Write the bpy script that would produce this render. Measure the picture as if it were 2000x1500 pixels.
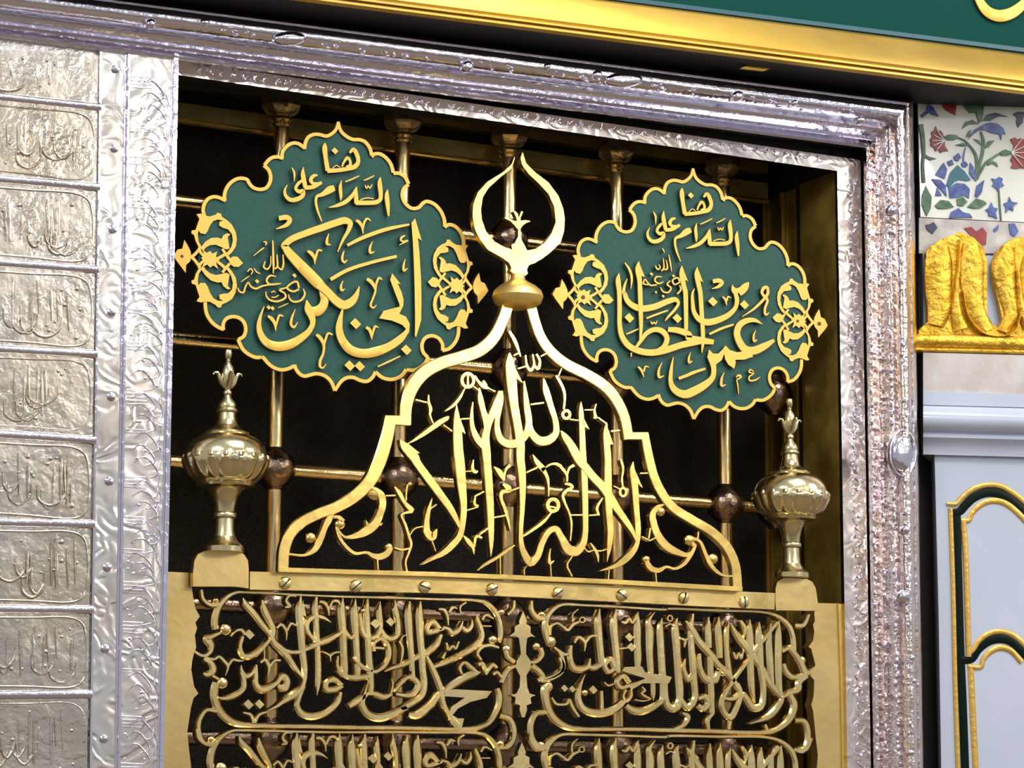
import bpy, math, random
import numpy as np
from mathutils import Vector
from mathutils.geometry import delaunay_2d_cdt

random.seed(7)
scene = bpy.context.scene
col = scene.collection
for _o in list(bpy.data.objects):
    bpy.data.objects.remove(_o)

# ------------------------------------------------------------------ camera
F_PX, XV, VZX, VZY, DIST = 5000.0, 11300.0, 1150.0, -31000.0, 5.2
_a, _b, _c = XV - 1000, VZX - 1000, 750 - VZY
_yy = -(_a * _b + F_PX ** 2) / _c
_X = np.array([_a, _yy, -F_PX]); _X /= np.linalg.norm(_X)
_Z = np.array([_b, _c, -F_PX]); _Z /= np.linalg.norm(_Z)
_Y = np.cross(_Z, _X)
ROT = np.array([_X, _Y, _Z])                       # camera -> world
CENTER = np.array([0.0, 0.0, 2.55])                # point of the gate plane in mid-frame
_fwd = ROT @ np.array([0, 0, -1.0])
CAM = CENTER - _fwd * DIST
cam_data = bpy.data.cameras.new('camera')
cam_data.sensor_width = 36.0
cam_data.lens = F_PX * 36.0 / 2000.0
cam_data.clip_end = 100
cam = bpy.data.objects.new('camera', cam_data)
col.objects.link(cam)
from mathutils import Matrix
cam.matrix_world = Matrix([list(ROT[0]) + [CAM[0]], list(ROT[1]) + [CAM[1]], list(ROT[2]) + [CAM[2]], [0, 0, 0, 1]])
scene.camera = cam

# ------------------------------------------------------------------ light
scene.view_settings.view_transform = 'Standard'
scene.view_settings.look = 'None'
scene.view_settings.gamma = 1.0
scene.view_settings.use_curve_mapping = False
scene.view_settings.exposure = 0.0
scene.cycles.max_bounces = 6
scene.cycles.diffuse_bounces = 3
scene.cycles.glossy_bounces = 4
scene.cycles.caustics_reflective = False
scene.cycles.caustics_refractive = False
world = bpy.data.worlds.new('hall_light'); scene.world = world
world.use_nodes = True
world.node_tree.nodes['Background'].inputs[0].default_value = (0.95, 0.97, 1.0, 1)
world.node_tree.nodes['Background'].inputs[1].default_value = 0.45

def lamp(name, kind, loc, energy, size=0.3, color=(1, 1, 1), target=None, **kw):
    d = bpy.data.lights.new(name, kind)
    d.energy = energy; d.color = color
    if kind == 'AREA':
        d.shape = kw.get('shape', 'SQUARE'); d.size = size
        if 'size_y' in kw: d.shape = 'RECTANGLE'; d.size_y = kw['size_y']
    elif kind == 'POINT':
        d.shadow_soft_size = size
    elif kind == 'SPOT':
        d.shadow_soft_size = size; d.spot_size = kw['angle']; d.spot_blend = kw.get('blend', 0.8)
    o = bpy.data.objects.new(name, d); col.objects.link(o); o.location = loc
    if target is not None:
        o.rotation_euler = (Vector(target) - Vector(loc)).to_track_quat('-Z', 'Y').to_euler()
    return o

lamp('hall_ceiling_light', 'AREA', (0.6, -2.9, 6.6), 190, 2.4, (1.0, 0.97, 0.92), (0, 0, 2.6))
lamp('hall_ceiling_light', 'AREA', (4.6, -3.4, 5.2), 90, 1.6, (1.0, 0.96, 0.9), (0, 0, 2.6))
lamp('hall_ceiling_light', 'AREA', (-4.2, -3.4, 4.8), 60, 1.2, (0.92, 0.95, 1.0), (-0.5, 0, 2.6))
lamp('chandelier', 'POINT', (2.35, -4.40, 3.60), 95, 0.17, (1.0, 0.90, 0.70))
lamp('chandelier', 'POINT', (1.05, -4.50, 4.15), 34, 0.14, (1.0, 0.97, 0.95))
_lamps = [(-2.6, -3.2, 4.3), (-1.2, -4.4, 4.6), (2.4, -4.6, 5.0), (3.8, -5.6, 3.9), (5.2, -4.2, 4.2),
          (1.8, -6.4, 4.2), (3.0, -7.6, 3.7), (-3.8, -5.0, 4.2), (6.2, -6.8, 4.0), (4.4, -8.4, 4.4), (0.2, -7.4, 4.4)]
for _l in _lamps:
    lamp('chandelier_bulb', 'POINT', _l, 14, 0.11, (1.0, 0.95, 0.9))

# ------------------------------------------------------------------ pixel -> place
PLANE = [np.array([0.0, 0.0, 0.0]), np.array([0.0, 1.0, 0.0])]   # the wall plane being traced: a point, the inward normal
def set_plane(p=(0, 0, 0), n=(0, 1, 0)):
    PLANE[0] = np.array(p, float); PLANE[1] = np.array(n, float) / np.linalg.norm(n)
def at(px, py, Y=0.0):
    """the point of the plane (set Y metres behind it) that the photograph shows at that pixel"""
    w = ROT @ np.array([px - 1000.0, 750.0 - py, -F_PX])
    return Vector(CAM + w * ((Y - np.dot(CAM - PLANE[0], PLANE[1])) / np.dot(w, PLANE[1])))
def at_x(px, py, X):
    w = ROT @ np.array([px - 1000.0, 750.0 - py, -F_PX])
    return Vector(CAM + w * ((X - CAM[0]) / w[0]))
def inward(): return Vector(PLANE[1])
def to_px(p):
    c = ROT.T @ (np.array(p) - CAM)
    return (1000 + F_PX * c[0] / -c[2], 750 - F_PX * c[1] / -c[2])
def pxm(px, py, Y=0.0):
    """metres per pixel at that place (horizontal, vertical)"""
    p = at(px, py, Y)
    return ((at(px + 1, py, Y) - p).length, (at(px, py + 1, Y) - p).length)

# ------------------------------------------------------------------ materials
MATS = {}
def mat(name, color, metallic=0.0, rough=0.5, bump=0.0, bscale=40.0, rvar=0.0, cvar=None, cscale=6.0, detail=4.0,
        kind='noise', coat=0.0, dist=0.01, spec=0.5, cramp=(0.35, 0.65), stretch=None):
    m = bpy.data.materials.new(name); m.use_nodes = True
    nt = m.node_tree; N = nt.nodes; L = nt.links
    b = N['Principled BSDF']
    b.inputs['Base Color'].default_value = (*color, 1)
    b.inputs['Metallic'].default_value = metallic
    b.inputs['Roughness'].default_value = rough
    b.inputs['Specular IOR Level'].default_value = spec
    b.inputs['Coat Weight'].default_value = coat
    tc = N.new('ShaderNodeTexCoord')
    src = tc.outputs['Object']
    geo = N.new('ShaderNodeNewGeometry')
    src = geo.outputs['Position']
    if stretch:
        mp = N.new('ShaderNodeMapping'); mp.inputs['Scale'].default_value = stretch
        L.new(src, mp.inputs['Vector']); src = mp.outputs['Vector']
    if bump:
        if kind == 'noise':
            t = N.new('ShaderNodeTexNoise'); t.inputs['Scale'].default_value = bscale; t.inputs['Detail'].default_value = detail
            out = t.outputs['Fac']
        elif kind == 'engrave':
            t = N.new('ShaderNodeTexNoise'); t.inputs['Scale'].default_value = bscale; t.inputs['Detail'].default_value = 1.0
            t.inputs['Distortion'].default_value = 1.2
            w = N.new('ShaderNodeMath'); w.operation = 'MULTIPLY'; w.inputs[1].default_value = 26.0
            s = N.new('ShaderNodeMath'); s.operation = 'SINE'
            L.new(t.outputs['Fac'], w.inputs[0]); L.new(w.outputs[0], s.inputs[0])
            out = s.outputs[0]
        elif kind == 'weave':
            t = N.new('ShaderNodeTexVoronoi'); t.inputs['Scale'].default_value = bscale; t.inputs['Randomness'].default_value = 0.15
            out = t.outputs['Distance']
        elif kind == 'voro':
            t = N.new('ShaderNodeTexVoronoi'); t.inputs['Scale'].default_value = bscale
            out = t.outputs['Distance']
        L.new(src, t.inputs['Vector'])
        bn = N.new('ShaderNodeBump'); bn.inputs['Strength'].default_value = bump; bn.inputs['Distance'].default_value = dist
        L.new(out, bn.inputs['Height']); L.new(bn.outputs['Normal'], b.inputs['Normal'])
    if rvar:
        t2 = N.new('ShaderNodeTexNoise'); t2.inputs['Scale'].default_value = 14; t2.inputs['Detail'].default_value = 5
        L.new(src, t2.inputs['Vector'])
        mr = N.new('ShaderNodeMapRange'); mr.inputs[3].default_value = max(0.02, rough - rvar); mr.inputs[4].default_value = min(1, rough + rvar)
        mr.inputs[1].default_value = 0.3; mr.inputs[2].default_value = 0.7
        L.new(t2.outputs['Fac'], mr.inputs[0]); L.new(mr.outputs[0], b.inputs['Roughness'])
    if cvar:
        t3 = N.new('ShaderNodeTexNoise'); t3.inputs['Scale'].default_value = cscale; t3.inputs['Detail'].default_value = 6
        L.new(src, t3.inputs['Vector'])
        cr = N.new('ShaderNodeValToRGB')
        cr.color_ramp.elements[0].position = cramp[0]; cr.color_ramp.elements[1].position = cramp[1]
        cr.color_ramp.elements[0].color = (*color, 1); cr.color_ramp.elements[1].color = (*cvar, 1)
        L.new(t3.outputs['Fac'], cr.inputs[0]); L.new(cr.outputs[0], b.inputs['Base Color'])
    MATS[name] = m
    return m

mat('brass', (0.86, 0.66, 0.28), 1.0, 0.30, 0.04, 60, 0.08, (0.70, 0.50, 0.18), 9)
mat('brass_pale', (0.88, 0.71, 0.36), 1.0, 0.24, 0.05, 90, 0.06, (0.80, 0.60, 0.25), 12)
mat('bronze_knob', (0.60, 0.48, 0.30), 0.9, 0.24, 0.4, 60, 0.08, dist=0.004)
mat('brass_beam', (0.50, 0.38, 0.11), 0.55, 0.34, 0.15, 22, 0.1, (0.36, 0.26, 0.07), 8)
mat('brass_plate', (0.84, 0.63, 0.28), 1.0, 0.33, 0.05, 50, 0.06, (0.68, 0.48, 0.18), 7)
mat('brass_finial', (0.80, 0.70, 0.44), 1.0, 0.21, 0.05, 60, 0.06, (0.72, 0.60, 0.32), 9)
mat('brass_bright', (0.98, 0.70, 0.22), 1.0, 0.24, 0.06, 40, 0.06)
mat('brass_knob', (0.98, 0.74, 0.26), 1.0, 0.46, 0.03, 40)
mat('brass_rod', (0.86, 0.65, 0.33), 1.0, 0.20, 0.35, 120, 0.08, stretch=(1, 1, 0.15), dist=0.004)
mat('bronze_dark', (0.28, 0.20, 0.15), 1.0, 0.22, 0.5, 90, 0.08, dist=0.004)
mat('brass_sheet', (0.62, 0.42, 0.10), 1.0, 0.34, 0.25, 22, 0.1, (0.42, 0.27, 0.06), 14)
mat('silver', (0.84, 0.81, 0.79), 1.0, 0.24, 0.35, 70, 0.1, (0.72, 0.66, 0.58), 5, dist=0.006)
mat('silver_plate', (0.69, 0.64, 0.58), 1.0, 0.25, 0.30, 46, 0.1, (0.60, 0.53, 0.42), 5, dist=0.008)
mat('silver_engraved', (0.86, 0.83, 0.82), 1.0, 0.24, 0.22, 13, 0.08, (0.78, 0.70, 0.62), 6, kind='engrave', dist=0.0018)
mat('silver_rose', (0.86, 0.77, 0.80), 1.0, 0.14, 0.7, 60, 0.08, (0.80, 0.68, 0.62), 7, dist=0.006)
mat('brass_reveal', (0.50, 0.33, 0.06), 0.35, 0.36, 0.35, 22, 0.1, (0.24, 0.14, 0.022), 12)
mat('silver_cool', (0.76, 0.73, 0.84), 1.0, 0.14, 0.25, 55, 0.06, dist=0.006)
mat('medallion_green', (0.016, 0.082, 0.066), 0.0, 0.42, 0.02, 500, cvar=(0.024, 0.096, 0.080), cscale=160, spec=0.22)
mat('gold_paint', (0.92, 0.56, 0.10), 0.15, 0.38)
mat('gold_edge', (0.13, 0.055, 0.010), 0.2, 0.4)
mat('recess_shade', (0.012, 0.010, 0.009), 0.0, 0.6)  # near-black colour standing in for shade in gaps and under the sign
mat('mesh_dark', (0.042, 0.039, 0.036), 0.8, 0.40, 1.0, 260, kind='weave', dist=0.004)
mat('gilt', (0.84, 0.53, 0.07), 0.75, 0.34, 0.8, 60, 0.1, (0.66, 0.38, 0.03), 30, dist=0.006)
mat('cornice_gold', (0.70, 0.45, 0.08), 0.85, 0.36, 0.05, 30, 0.06, (0.56, 0.37, 0.12), 4, stretch=(0.3, 1, 1))
mat('sign_green', (0.002, 0.058, 0.046), 0.0, 0.6, 0.02, 300, spec=0.08)
mat('sign_teal', (0.015, 0.10, 0.13), 0.0, 0.4)
mat('tile_white', (0.74, 0.74, 0.68), 0.0, 0.16, 0.04, 30, cvar=(0.66, 0.68, 0.62), cscale=5, coat=0.3)
mat('tile_border', (0.66, 0.62, 0.58), 0.0, 0.3, 0.15, 60, cvar=(0.42, 0.38, 0.38), cscale=22)
mat('paint_red', (0.22, 0.008, 0.012), 0.0, 0.3, cvar=(0.30, 0.03, 0.03), cscale=60)
mat('paint_blue', (0.02, 0.05, 0.24), 0.0, 0.3, cvar=(0.09, 0.14, 0.40), cscale=70)
mat('paint_teal', (0.01, 0.13, 0.20), 0.0, 0.3)
mat('paint_leaf', (0.03, 0.10, 0.05), 0.0, 0.3, cvar=(0.09, 0.18, 0.10), cscale=70)
mat('paint_dark', (0.02, 0.03, 0.08), 0.0, 0.3)
mat('plaster_white', (0.62, 0.58, 0.57), 0.0, 0.45, 0.2, 30, cvar=(0.50, 0.44, 0.42), cscale=12)
mat('marble_white', (0.56, 0.61, 0.75), 0.0, 0.16, 0.02, 20, cvar=(0.50, 0.55, 0.69), cscale=3, coat=0.2)
mat('inlay_green', (0.002, 0.008, 0.004), 0.0, 0.3, spec=0.15)
mat('inlay_gold', (0.72, 0.46, 0.11), 0.55, 0.36, 0.2, 80)
mat('carpet', (0.24, 0.19, 0.14), 0.0, 0.95)

# ------------------------------------------------------------------ mesh building
class MB:
    def __init__(s):
        s.v = []; s.f = []
    def quadstrip(s, rings, closed=False, cap=True):
        base = len(s.v); n = len(rings[0])
        for r in rings: s.v.extend(r)
        m = len(rings)
        for i in range(m if closed else m - 1):
            a = base + i * n; b = base + ((i + 1) % m) * n
            for j in range(n):
                k = (j + 1) % n
                s.f.append((a + j, a + k, b + k, b + j))
        if cap and not closed:
            s.f.append(tuple(base + j for j in range(n))[::-1])
            s.f.append(tuple(base + (m - 1) * n + j for j in range(n)))
    def prism(s, front, depth, back=None):
        """front: world points (closed outline), extruded by the vector depth"""
        n = len(front)
        vs, es, fs, ov, oe, of = delaunay_2d_cdt([Vector((p.x, p.z)) for p in front], [], [list(range(n))], 1, 1e-6)
        o = front[0]; D = depth.normalized()
        def lift3(q):   # back onto the plane of the outline
            yy = o.y - (D.x * (q.x - o.x) + D.z * (q.y - o.z)) / D.y
            return Vector((q.x, yy, q.y))
        base = len(s.v); m = len(vs)
        s.v.extend([lift3(q) for q in vs]); s.v.extend([lift3(q) + depth for q in vs])
        cnt = {}
        for t in fs:
            s.f.append(tuple(base + i for i in t)); s.f.append(tuple(base + m + i for i in t[::-1]))
            for k in range(len(t)):
                e = (t[k], t[(k + 1) % len(t)])
                cnt[tuple(sorted(e))] = cnt.get(tuple(sorted(e)), []) + [e]
        for k, e in cnt.items():
            if len(e) == 1:
                i, j = e[0]; s.f.append((base + j, base + i, base + m + i, base + m + j))
    def box(s, lo, hi):
        x0, y0, z0 = lo; x1, y1, z1 = hi
        s.quadstrip([[Vector((x0, y0, z0)), Vector((x1, y0, z0)), Vector((x1, y1, z0)), Vector((x0, y1, z0))],
                     [Vector((x0, y0, z1)), Vector((x1, y0, z1)), Vector((x1, y1, z1)), Vector((x0, y1, z1))]])
    def lathe(s, prof, c, n=24, axis='Z', mod=None):
        rings = []
        for i, (r, h) in enumerate(prof):
            ring = []
            for k in range(n):
                a = 2 * math.pi * k / n
                rr = r if mod is None else r * mod(i, a, h)
                u, w = rr * math.cos(a), rr * math.sin(a)
                if axis == 'Z': ring.append(Vector((c[0] + u, c[1] + w, c[2] + h)))
                elif axis == 'X': ring.append(Vector((c[0] + h, c[1] + u, c[2] + w)))
                else: ring.append(Vector((c[0] + u, c[1] + h, c[2] + w)))
            rings.append(ring)
        s.quadstrip(rings)
    def tube(s, pts, r, n=10):
        rings = []
        for i, p in enumerate(pts):
            d = (pts[min(i + 1, len(pts) - 1)] - pts[max(i - 1, 0)]).normalized()
            a = d.orthogonal().normalized() if abs(d.y) > 0.9 else d.cross(Vector((0, 1, 0))).normalized()
            b = d.cross(a)
            rr = r[i] if isinstance(r, (list, tuple)) else r
            rings.append([p + (a * math.cos(2 * math.pi * k / n) + b * math.sin(2 * math.pi * k / n)) * rr for k in range(n)])
        s.quadstrip(rings)
    def mesh(s, name, material, org=Vector((0, 0, 0)), smooth=35):
        me = bpy.data.meshes.new(name)
        me.from_pydata([tuple(p - org) for p in s.v], [], s.f)
        me.validate(); me.update()
        import bmesh
        bm = bmesh.new(); bm.from_mesh(me)
        bmesh.ops.remove_doubles(bm, verts=bm.verts, dist=1e-6)
        bmesh.ops.recalc_face_normals(bm, faces=bm.faces)
        bm.to_mesh(me); bm.free()
        if smooth:
            for p in me.polygons: p.use_smooth = True
            me.set_sharp_from_angle(angle=math.radians(smooth))
        me.materials.append(MATS[material])
        if material == 'gold_paint':               # dark cut edges of the gold sheet; the tone includes their outline shadow
            me.materials.append(MATS['gold_edge'])
            for p in me.polygons:
                if abs(p.normal.y) < 0.25: p.material_index = 1
        return me
    def build(s, name, material, parent=None, smooth=35, label=None):
        if parent is not None:
            org = wloc(parent)
            o = bpy.data.objects.new(name, s.mesh(name, material, org, smooth))
            o.parent = parent
        else:
            xs = [p.x for p in s.v]; ys = [p.y for p in s.v]; zs = [p.z for p in s.v]
            org = Vector(((min(xs) + max(xs)) / 2, (min(ys) + max(ys)) / 2, min(zs)))
            o = bpy.data.objects.new(name, s.mesh(name, material, org, smooth))
            o.location = org
        col.objects.link(o)
        if label: o['label'] = label
        return o

def wloc(o):
    l = Vector((0, 0, 0))
    while o is not None:
        l = l + o.location; o = o.parent
    return l
def thing(name, label, cat, loc, group=None):
    o = bpy.data.objects.new(name, None); col.objects.link(o); o.location = loc
    o.empty_display_size = 0.05
    return tag(o, label, cat, group)
def tag(o, label=None, cat=None, group=None, kind=None):
    if label: o['label'] = label
    if cat: o['category'] = cat
    if group: o['group'] = group
    if kind: o['kind'] = kind
    return o
def put(name, mesh, parent, world_loc):
    o = bpy.data.objects.new(name, mesh); col.objects.link(o)
    o.parent = parent
    o.location = Vector(world_loc) - (wloc(parent) if parent else Vector((0, 0, 0)))
    return o

# ------------------------------------------------------------------ traced strokes
CROPS = {'LA': (330, 225, 5.357), 'LB': (640, 225, 5.357), 'LC': (330, 495, 5.357), 'LD': (640, 495, 5.357),
         'RA': (1060, 315, 5.77), 'RB': (1340, 315, 5.77), 'RC': (1060, 570, 5.77), 'RD': (1340, 570, 5.77),
         'AA': (760, 690, 6.25), 'AB': (1000, 690, 6.25), 'AC': (530, 900, 6.25), 'AD': (780, 900, 6.25),
         'AE': (1020, 900, 6.25), 'AF': (1180, 930, 6.25), 'AG': (860, 300, 6.25), 'AH': (860, 500, 6.25),
         'GA': (365, 1140, 6.25), 'GB': (660, 1150, 6.25), 'GC': (900, 1150, 6.25), 'GD': (1060, 1160, 6.25),
         'GE': (1300, 1160, 3.966), 'G5': (360, 1130, 4.053), 'G6': (680, 1130, 4.055), 'G7': (1000, 1130, 4.054),
         'G8': (1290, 1130, 4.054), 'S': (0, 0, 1.0), 'W1': (0, 0, 2.857), 'W3': (1300, 0, 2.857), 'W5': (1300, 500, 2.857),
         'T': (1780, 180, 3.173), 'Q': (1780, 440, 3.662), 'U': (1780, 680, 3.173), 'W6': (0, 975, 2.857), 'W7': (1300, 975, 2.857)}
def parse(text):
    """'S AA: x,y,w ...' -> (kind, [(px, py, w)])"""
    toks = text.split(); kind = toks[0]; pts = []; cr = CROPS['S']
    for t in toks[1:]:
        if t.endswith(':'):
            cr = CROPS[t[:-1]]; continue
        n = [float(q) for q in t.split(',')]
        p = [cr[0] + n[0] / cr[2], cr[1] + n[1] / cr[2]] + [q / cr[2] for q in n[2:]]
        pts.append(p)
    return kind, pts
def catmull(P, sub=6, closed=False):
    P = [np.array(p, float) for p in P]; n = len(P)
    if n < 3 and not closed:
        return [P[0] + (P[-1] - P[0]) * t for t in (0, .5, 1)]
    out = []
    segs = n if closed else n - 1
    for i in range(segs):
        p1, p2 = P[i], P[(i + 1) % n]
        p0 = P[i - 1] if (i > 0 or closed) else 2 * p1 - p2
        p3 = P[(i + 2) % n] if (i + 2 < n or closed) else 2 * p2 - p1
        # centripetal spacing keeps tight corners from overshooting
        d = lambda a, b: max(np.linalg.norm((b - a)[:2]), 1e-6) ** 0.5
        t0 = 0; t1 = t0 + d(p0, p1); t2 = t1 + d(p1, p2); t3 = t2 + d(p2, p3)
        k = sub if np.linalg.norm((p2 - p1)[:2]) > 4 else max(2, sub // 2)
        for j in range(k):
            t = t1 + (t2 - t1) * j / k
            A1 = (t1 - t) / (t1 - t0) * p0 + (t - t0) / (t1 - t0) * p1
            A2 = (t2 - t) / (t2 - t1) * p1 + (t - t1) / (t2 - t1) * p2
            A3 = (t3 - t) / (t3 - t2) * p2 + (t - t2) / (t3 - t2) * p3
            B1 = (t2 - t) / (t2 - t0) * A1 + (t - t0) / (t2 - t0) * A2
            B2 = (t3 - t) / (t3 - t1) * A2 + (t - t1) / (t3 - t1) * A3
            out.append((t2 - t) / (t2 - t1) * B1 + (t - t1) / (t2 - t1) * B2)
    if not closed: out.append(P[-1])
    return out
_LIFT = [0]
def lift():
    """crossing strokes lie a hair above one another, as cast pieces do"""
    _LIFT[0] = (_LIFT[0] + 1) % 11
    return 0.00016 * _LIFT[0]
def ribbon(mb, pts, Y, t, prof='flat', closed=False, wmin=1.2, wscale=1.0, back=None):
    """pts: px centreline with width; front face at Y - t, back at Y (+back)"""
    n = len(pts); rings = []; N_ = inward()
    bk = t * 0.8 if back is None else back
    t = t + lift()
    for i, p in enumerate(pts):
        a = pts[(i - 1) % n] if (i > 0 or closed) else p
        b = pts[(i + 1) % n] if (i < n - 1 or closed) else p
        d = (b - a)[:2]; L = np.linalg.norm(d)
        d = d / L if L > 1e-9 else np.array([1.0, 0.0])
        nx, ny = -d[1], d[0]
        h = max(p[2] * wscale, wmin) / 2
        if prof == 'flat': off = [(-1, bk), (-1, -t * .8), (-.86, -t), (.86, -t), (1, -t * .8), (1, bk)]
        elif prof == 'bevel': off = [(-1, bk), (-1, -t * .4), (-.5, -t), (.5, -t), (1, -t * .4), (1, bk)]
        elif prof == 'round': off = [(-1, bk), (-1, -t * .25), (-.72, -t * .78), (-.25, -t), (.25, -t), (.72, -t * .78), (1, -t * .25), (1, bk)]
        ring = []
        for u, y in off:
            q = at(p[0] + nx * h * u, p[1] + ny * h * u, Y)
            ring.append(q + N_ * y)
        rings.append(ring)
    mb.quadstrip(rings, closed=closed)
def poly(mb, pts, Y, t, back=None):
    bk = t * 0.8 if back is None else back
    t = t + lift(); N_ = inward()
    front = [at(p[0], p[1], Y) - N_ * t for p in pts]
    mb.prism(front, N_ * (t + bk))
def blob(mb, x, y, r, Y, t, ry=None, n=14):
    c = [(x + r * math.cos(2 * math.pi * k / n), y + (ry or r) * math.sin(2 * math.pi * k / n)) for k in range(n)]
    base = []
    for s_, d in ((1, t * .8), (1, -t * .35), (.8, -t * .75), (.5, -t * .98), (.2, -t * 1.06)):
        ring = []
        for (u, v) in c:
            q = at(x + (u - x) * s_, y + (v - y) * s_, Y); ring.append(q + inward() * d)
        base.append(ring)
    mb.quadstrip(base)
def draw(mb, text, Y, t, prof='flat', warp=None, wscale=1.0, back=None):
    kind, P = parse(text)
    if warp:
        Q = []
        for p in P:
            x, y, s_ = warp(p[0], p[1]); Q.append([x, y] + [q * s_ for q in p[2:]])
        P = Q
    if kind == 'S': ribbon(mb, catmull(P), Y, t, prof, wscale=wscale, back=back)
    elif kind == 'C': ribbon(mb, catmull(P, closed=True), Y, t, prof, closed=True, wscale=wscale, back=back)
    elif kind == 'L': ribbon(mb, [np.array(p) for p in P], Y, t, prof, wscale=wscale, back=back)
    elif kind == 'P': poly(mb, P, Y, t, back)
    elif kind == 'D':
        for x, y, r in P: poly(mb, [(x - r, y - r * .12), (x - r * .05, y - r), (x + r, y + r * .1), (x + r * .1, y + r)], Y, t, back)
    elif kind == 'B':
        for x, y, r in P: blob(mb, x, y, r, Y, t)
    elif kind == 'R':
        for x, y, rx, ry, w in P:
            ribbon(mb, [np.array([x + rx * math.cos(a), y + ry * math.sin(a), w]) for a in np.linspace(0, 2 * math.pi, 17)[:-1]], Y, t, prof, closed=True, wscale=wscale, back=back)
def draw_parts(lines, parent, Y, t, material, prof='flat', warp=None, wscale=1.0, back=None):
    """each line 'name | K crop: ...' becomes one child of parent; ' + ' joins pieces of one letter"""
    for ln in lines.strip().splitlines():
        ln = ln.strip()
        if not ln: continue
        name, body = ln.split('|', 1)
        mb = MB()
        for piece in body.split(' + '):
            draw(mb, piece.strip(), Y, t, prof, warp, wscale, back)
        mb.build(name.strip(), material, parent)
def homography(A, B):
    M = []
    for (x, y), (u, v) in zip(A, B):
        M.append([x, y, 1, 0, 0, 0, -u * x, -u * y, -u]); M.append([0, 0, 0, x, y, 1, -v * x, -v * y, -v])
    h = np.linalg.svd(np.array(M))[2][-1].reshape(3, 3)
    def f(x, y):
        q = h @ np.array([x, y, 1]); return q[0] / q[2], q[1] / q[2]
    return f
# ------------------------------------------------------------------ setting: floor, recess
mb = MB(); mb.box((-8, -12, -0.05), (8, 1.2, 0.0)); tag(mb.build('floor', 'carpet', smooth=0), kind='structure')
Y_JAMB = -0.02
X_L = at(332, 700, Y_JAMB).x            # opening, left and right
X_R = at(1648, 700, 0.0).x
Y_BACK = at_x(1498, 560, X_R).y         # the mesh closes the recess here
Z_LOW = 1.2
Z_TOP = 3.6
X_FAR_L = at(-150, 750, Y_JAMB).x
Y_BAR = Y_BACK - 0.10
mb = MB(); mb.box((X_L - 0.05, Y_BACK, Z_LOW), (X_R + 0.02, Y_BACK + 0.02, Z_TOP)); tag(mb.build('wall_back', 'mesh_dark', smooth=0), 'fine dark metal mesh closing the recess', kind='structure')
mb = MB(); mb.box((X_L - 0.06, 0.03, Z_LOW), (X_L - 0.005, Y_BACK, Z_TOP)); tag(mb.build('wall_recess_left', 'brass_sheet', smooth=0), kind='structure')
rv = MB(); rv.box((X_R, 0.03, Z_LOW), (X_R + 0.05, Y_BACK, Z_TOP)); reveal = tag(rv.build('wall_recess_right', 'recess_shade', smooth=0), 'brass lined reveal of the opening', kind='structure')
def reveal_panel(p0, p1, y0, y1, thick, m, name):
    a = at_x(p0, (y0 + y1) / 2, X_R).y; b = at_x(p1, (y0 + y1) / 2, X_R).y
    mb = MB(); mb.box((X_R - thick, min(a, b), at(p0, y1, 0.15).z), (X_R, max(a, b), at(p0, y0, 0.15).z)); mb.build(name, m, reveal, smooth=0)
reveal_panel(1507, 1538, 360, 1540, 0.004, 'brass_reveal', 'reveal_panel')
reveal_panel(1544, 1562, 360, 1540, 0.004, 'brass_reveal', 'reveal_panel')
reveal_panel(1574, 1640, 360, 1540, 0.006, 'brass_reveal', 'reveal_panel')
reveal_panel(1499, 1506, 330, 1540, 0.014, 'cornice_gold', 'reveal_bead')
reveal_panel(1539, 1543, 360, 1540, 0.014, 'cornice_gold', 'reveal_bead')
mb = MB()
_z = lambda x: at(x, 145 + (x - 353) * 0.1458, -0.01).z
mb.prism([Vector((X_L - 0.05, 0.0, _z(340) + 0.10)), Vector((X_R + 0.05, 0.0, _z(1650) + 0.10)), Vector((X_R + 0.05, 0.0, _z(1650) + 0.14)), Vector((X_L - 0.05, 0.0, _z(340) + 0.14))], Vector((0, Y_BACK, 0)))
tag(mb.build('ceiling_recess', 'brass_sheet', smooth=0), kind='structure')

# ------------------------------------------------------------------ beams and lattice
def beam(name, label, line, h, Y, d, m, lip=True):
    (x0, y0), (x1, y1) = line
    s = (y1 - y0) / (x1 - x0); xa, xb = 320, 1500
    f = lambda x, dy: (x, y0 + (x - x0) * s + dy)
    t = thing(name, label, 'beam', at(900, y0 + (900 - x0) * s + h / 2, Y), 'beams at the top of the recess')
    mb = MB(); poly(mb, [f(xa, -h / 2), f(xb, -h / 2), f(xb, h / 2), f(xa, h / 2)], Y, 0.0, back=d); mb.build('face', m, t)
    if lip:
        mb = MB(); mb.tube([at(*f(xa, h / 2), Y - 0.004), at(*f(xb, h / 2), Y - 0.004)], 0.006, 10); mb.build('lip', 'brass_bright', t)
beam('brass_beam', 'dull brass beam tucked directly under the silver frame', ((400, 163), (1110, 270)), 22, Y_BAR + 0.05, 0.03, 'brass_beam', False)
beam('brass_beam', 'brass beam with a bright lower lip behind the bar knobs', ((400, 225), (1420, 365)), 36, Y_BAR + 0.045, 0.03, 'brass_beam')

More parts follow.
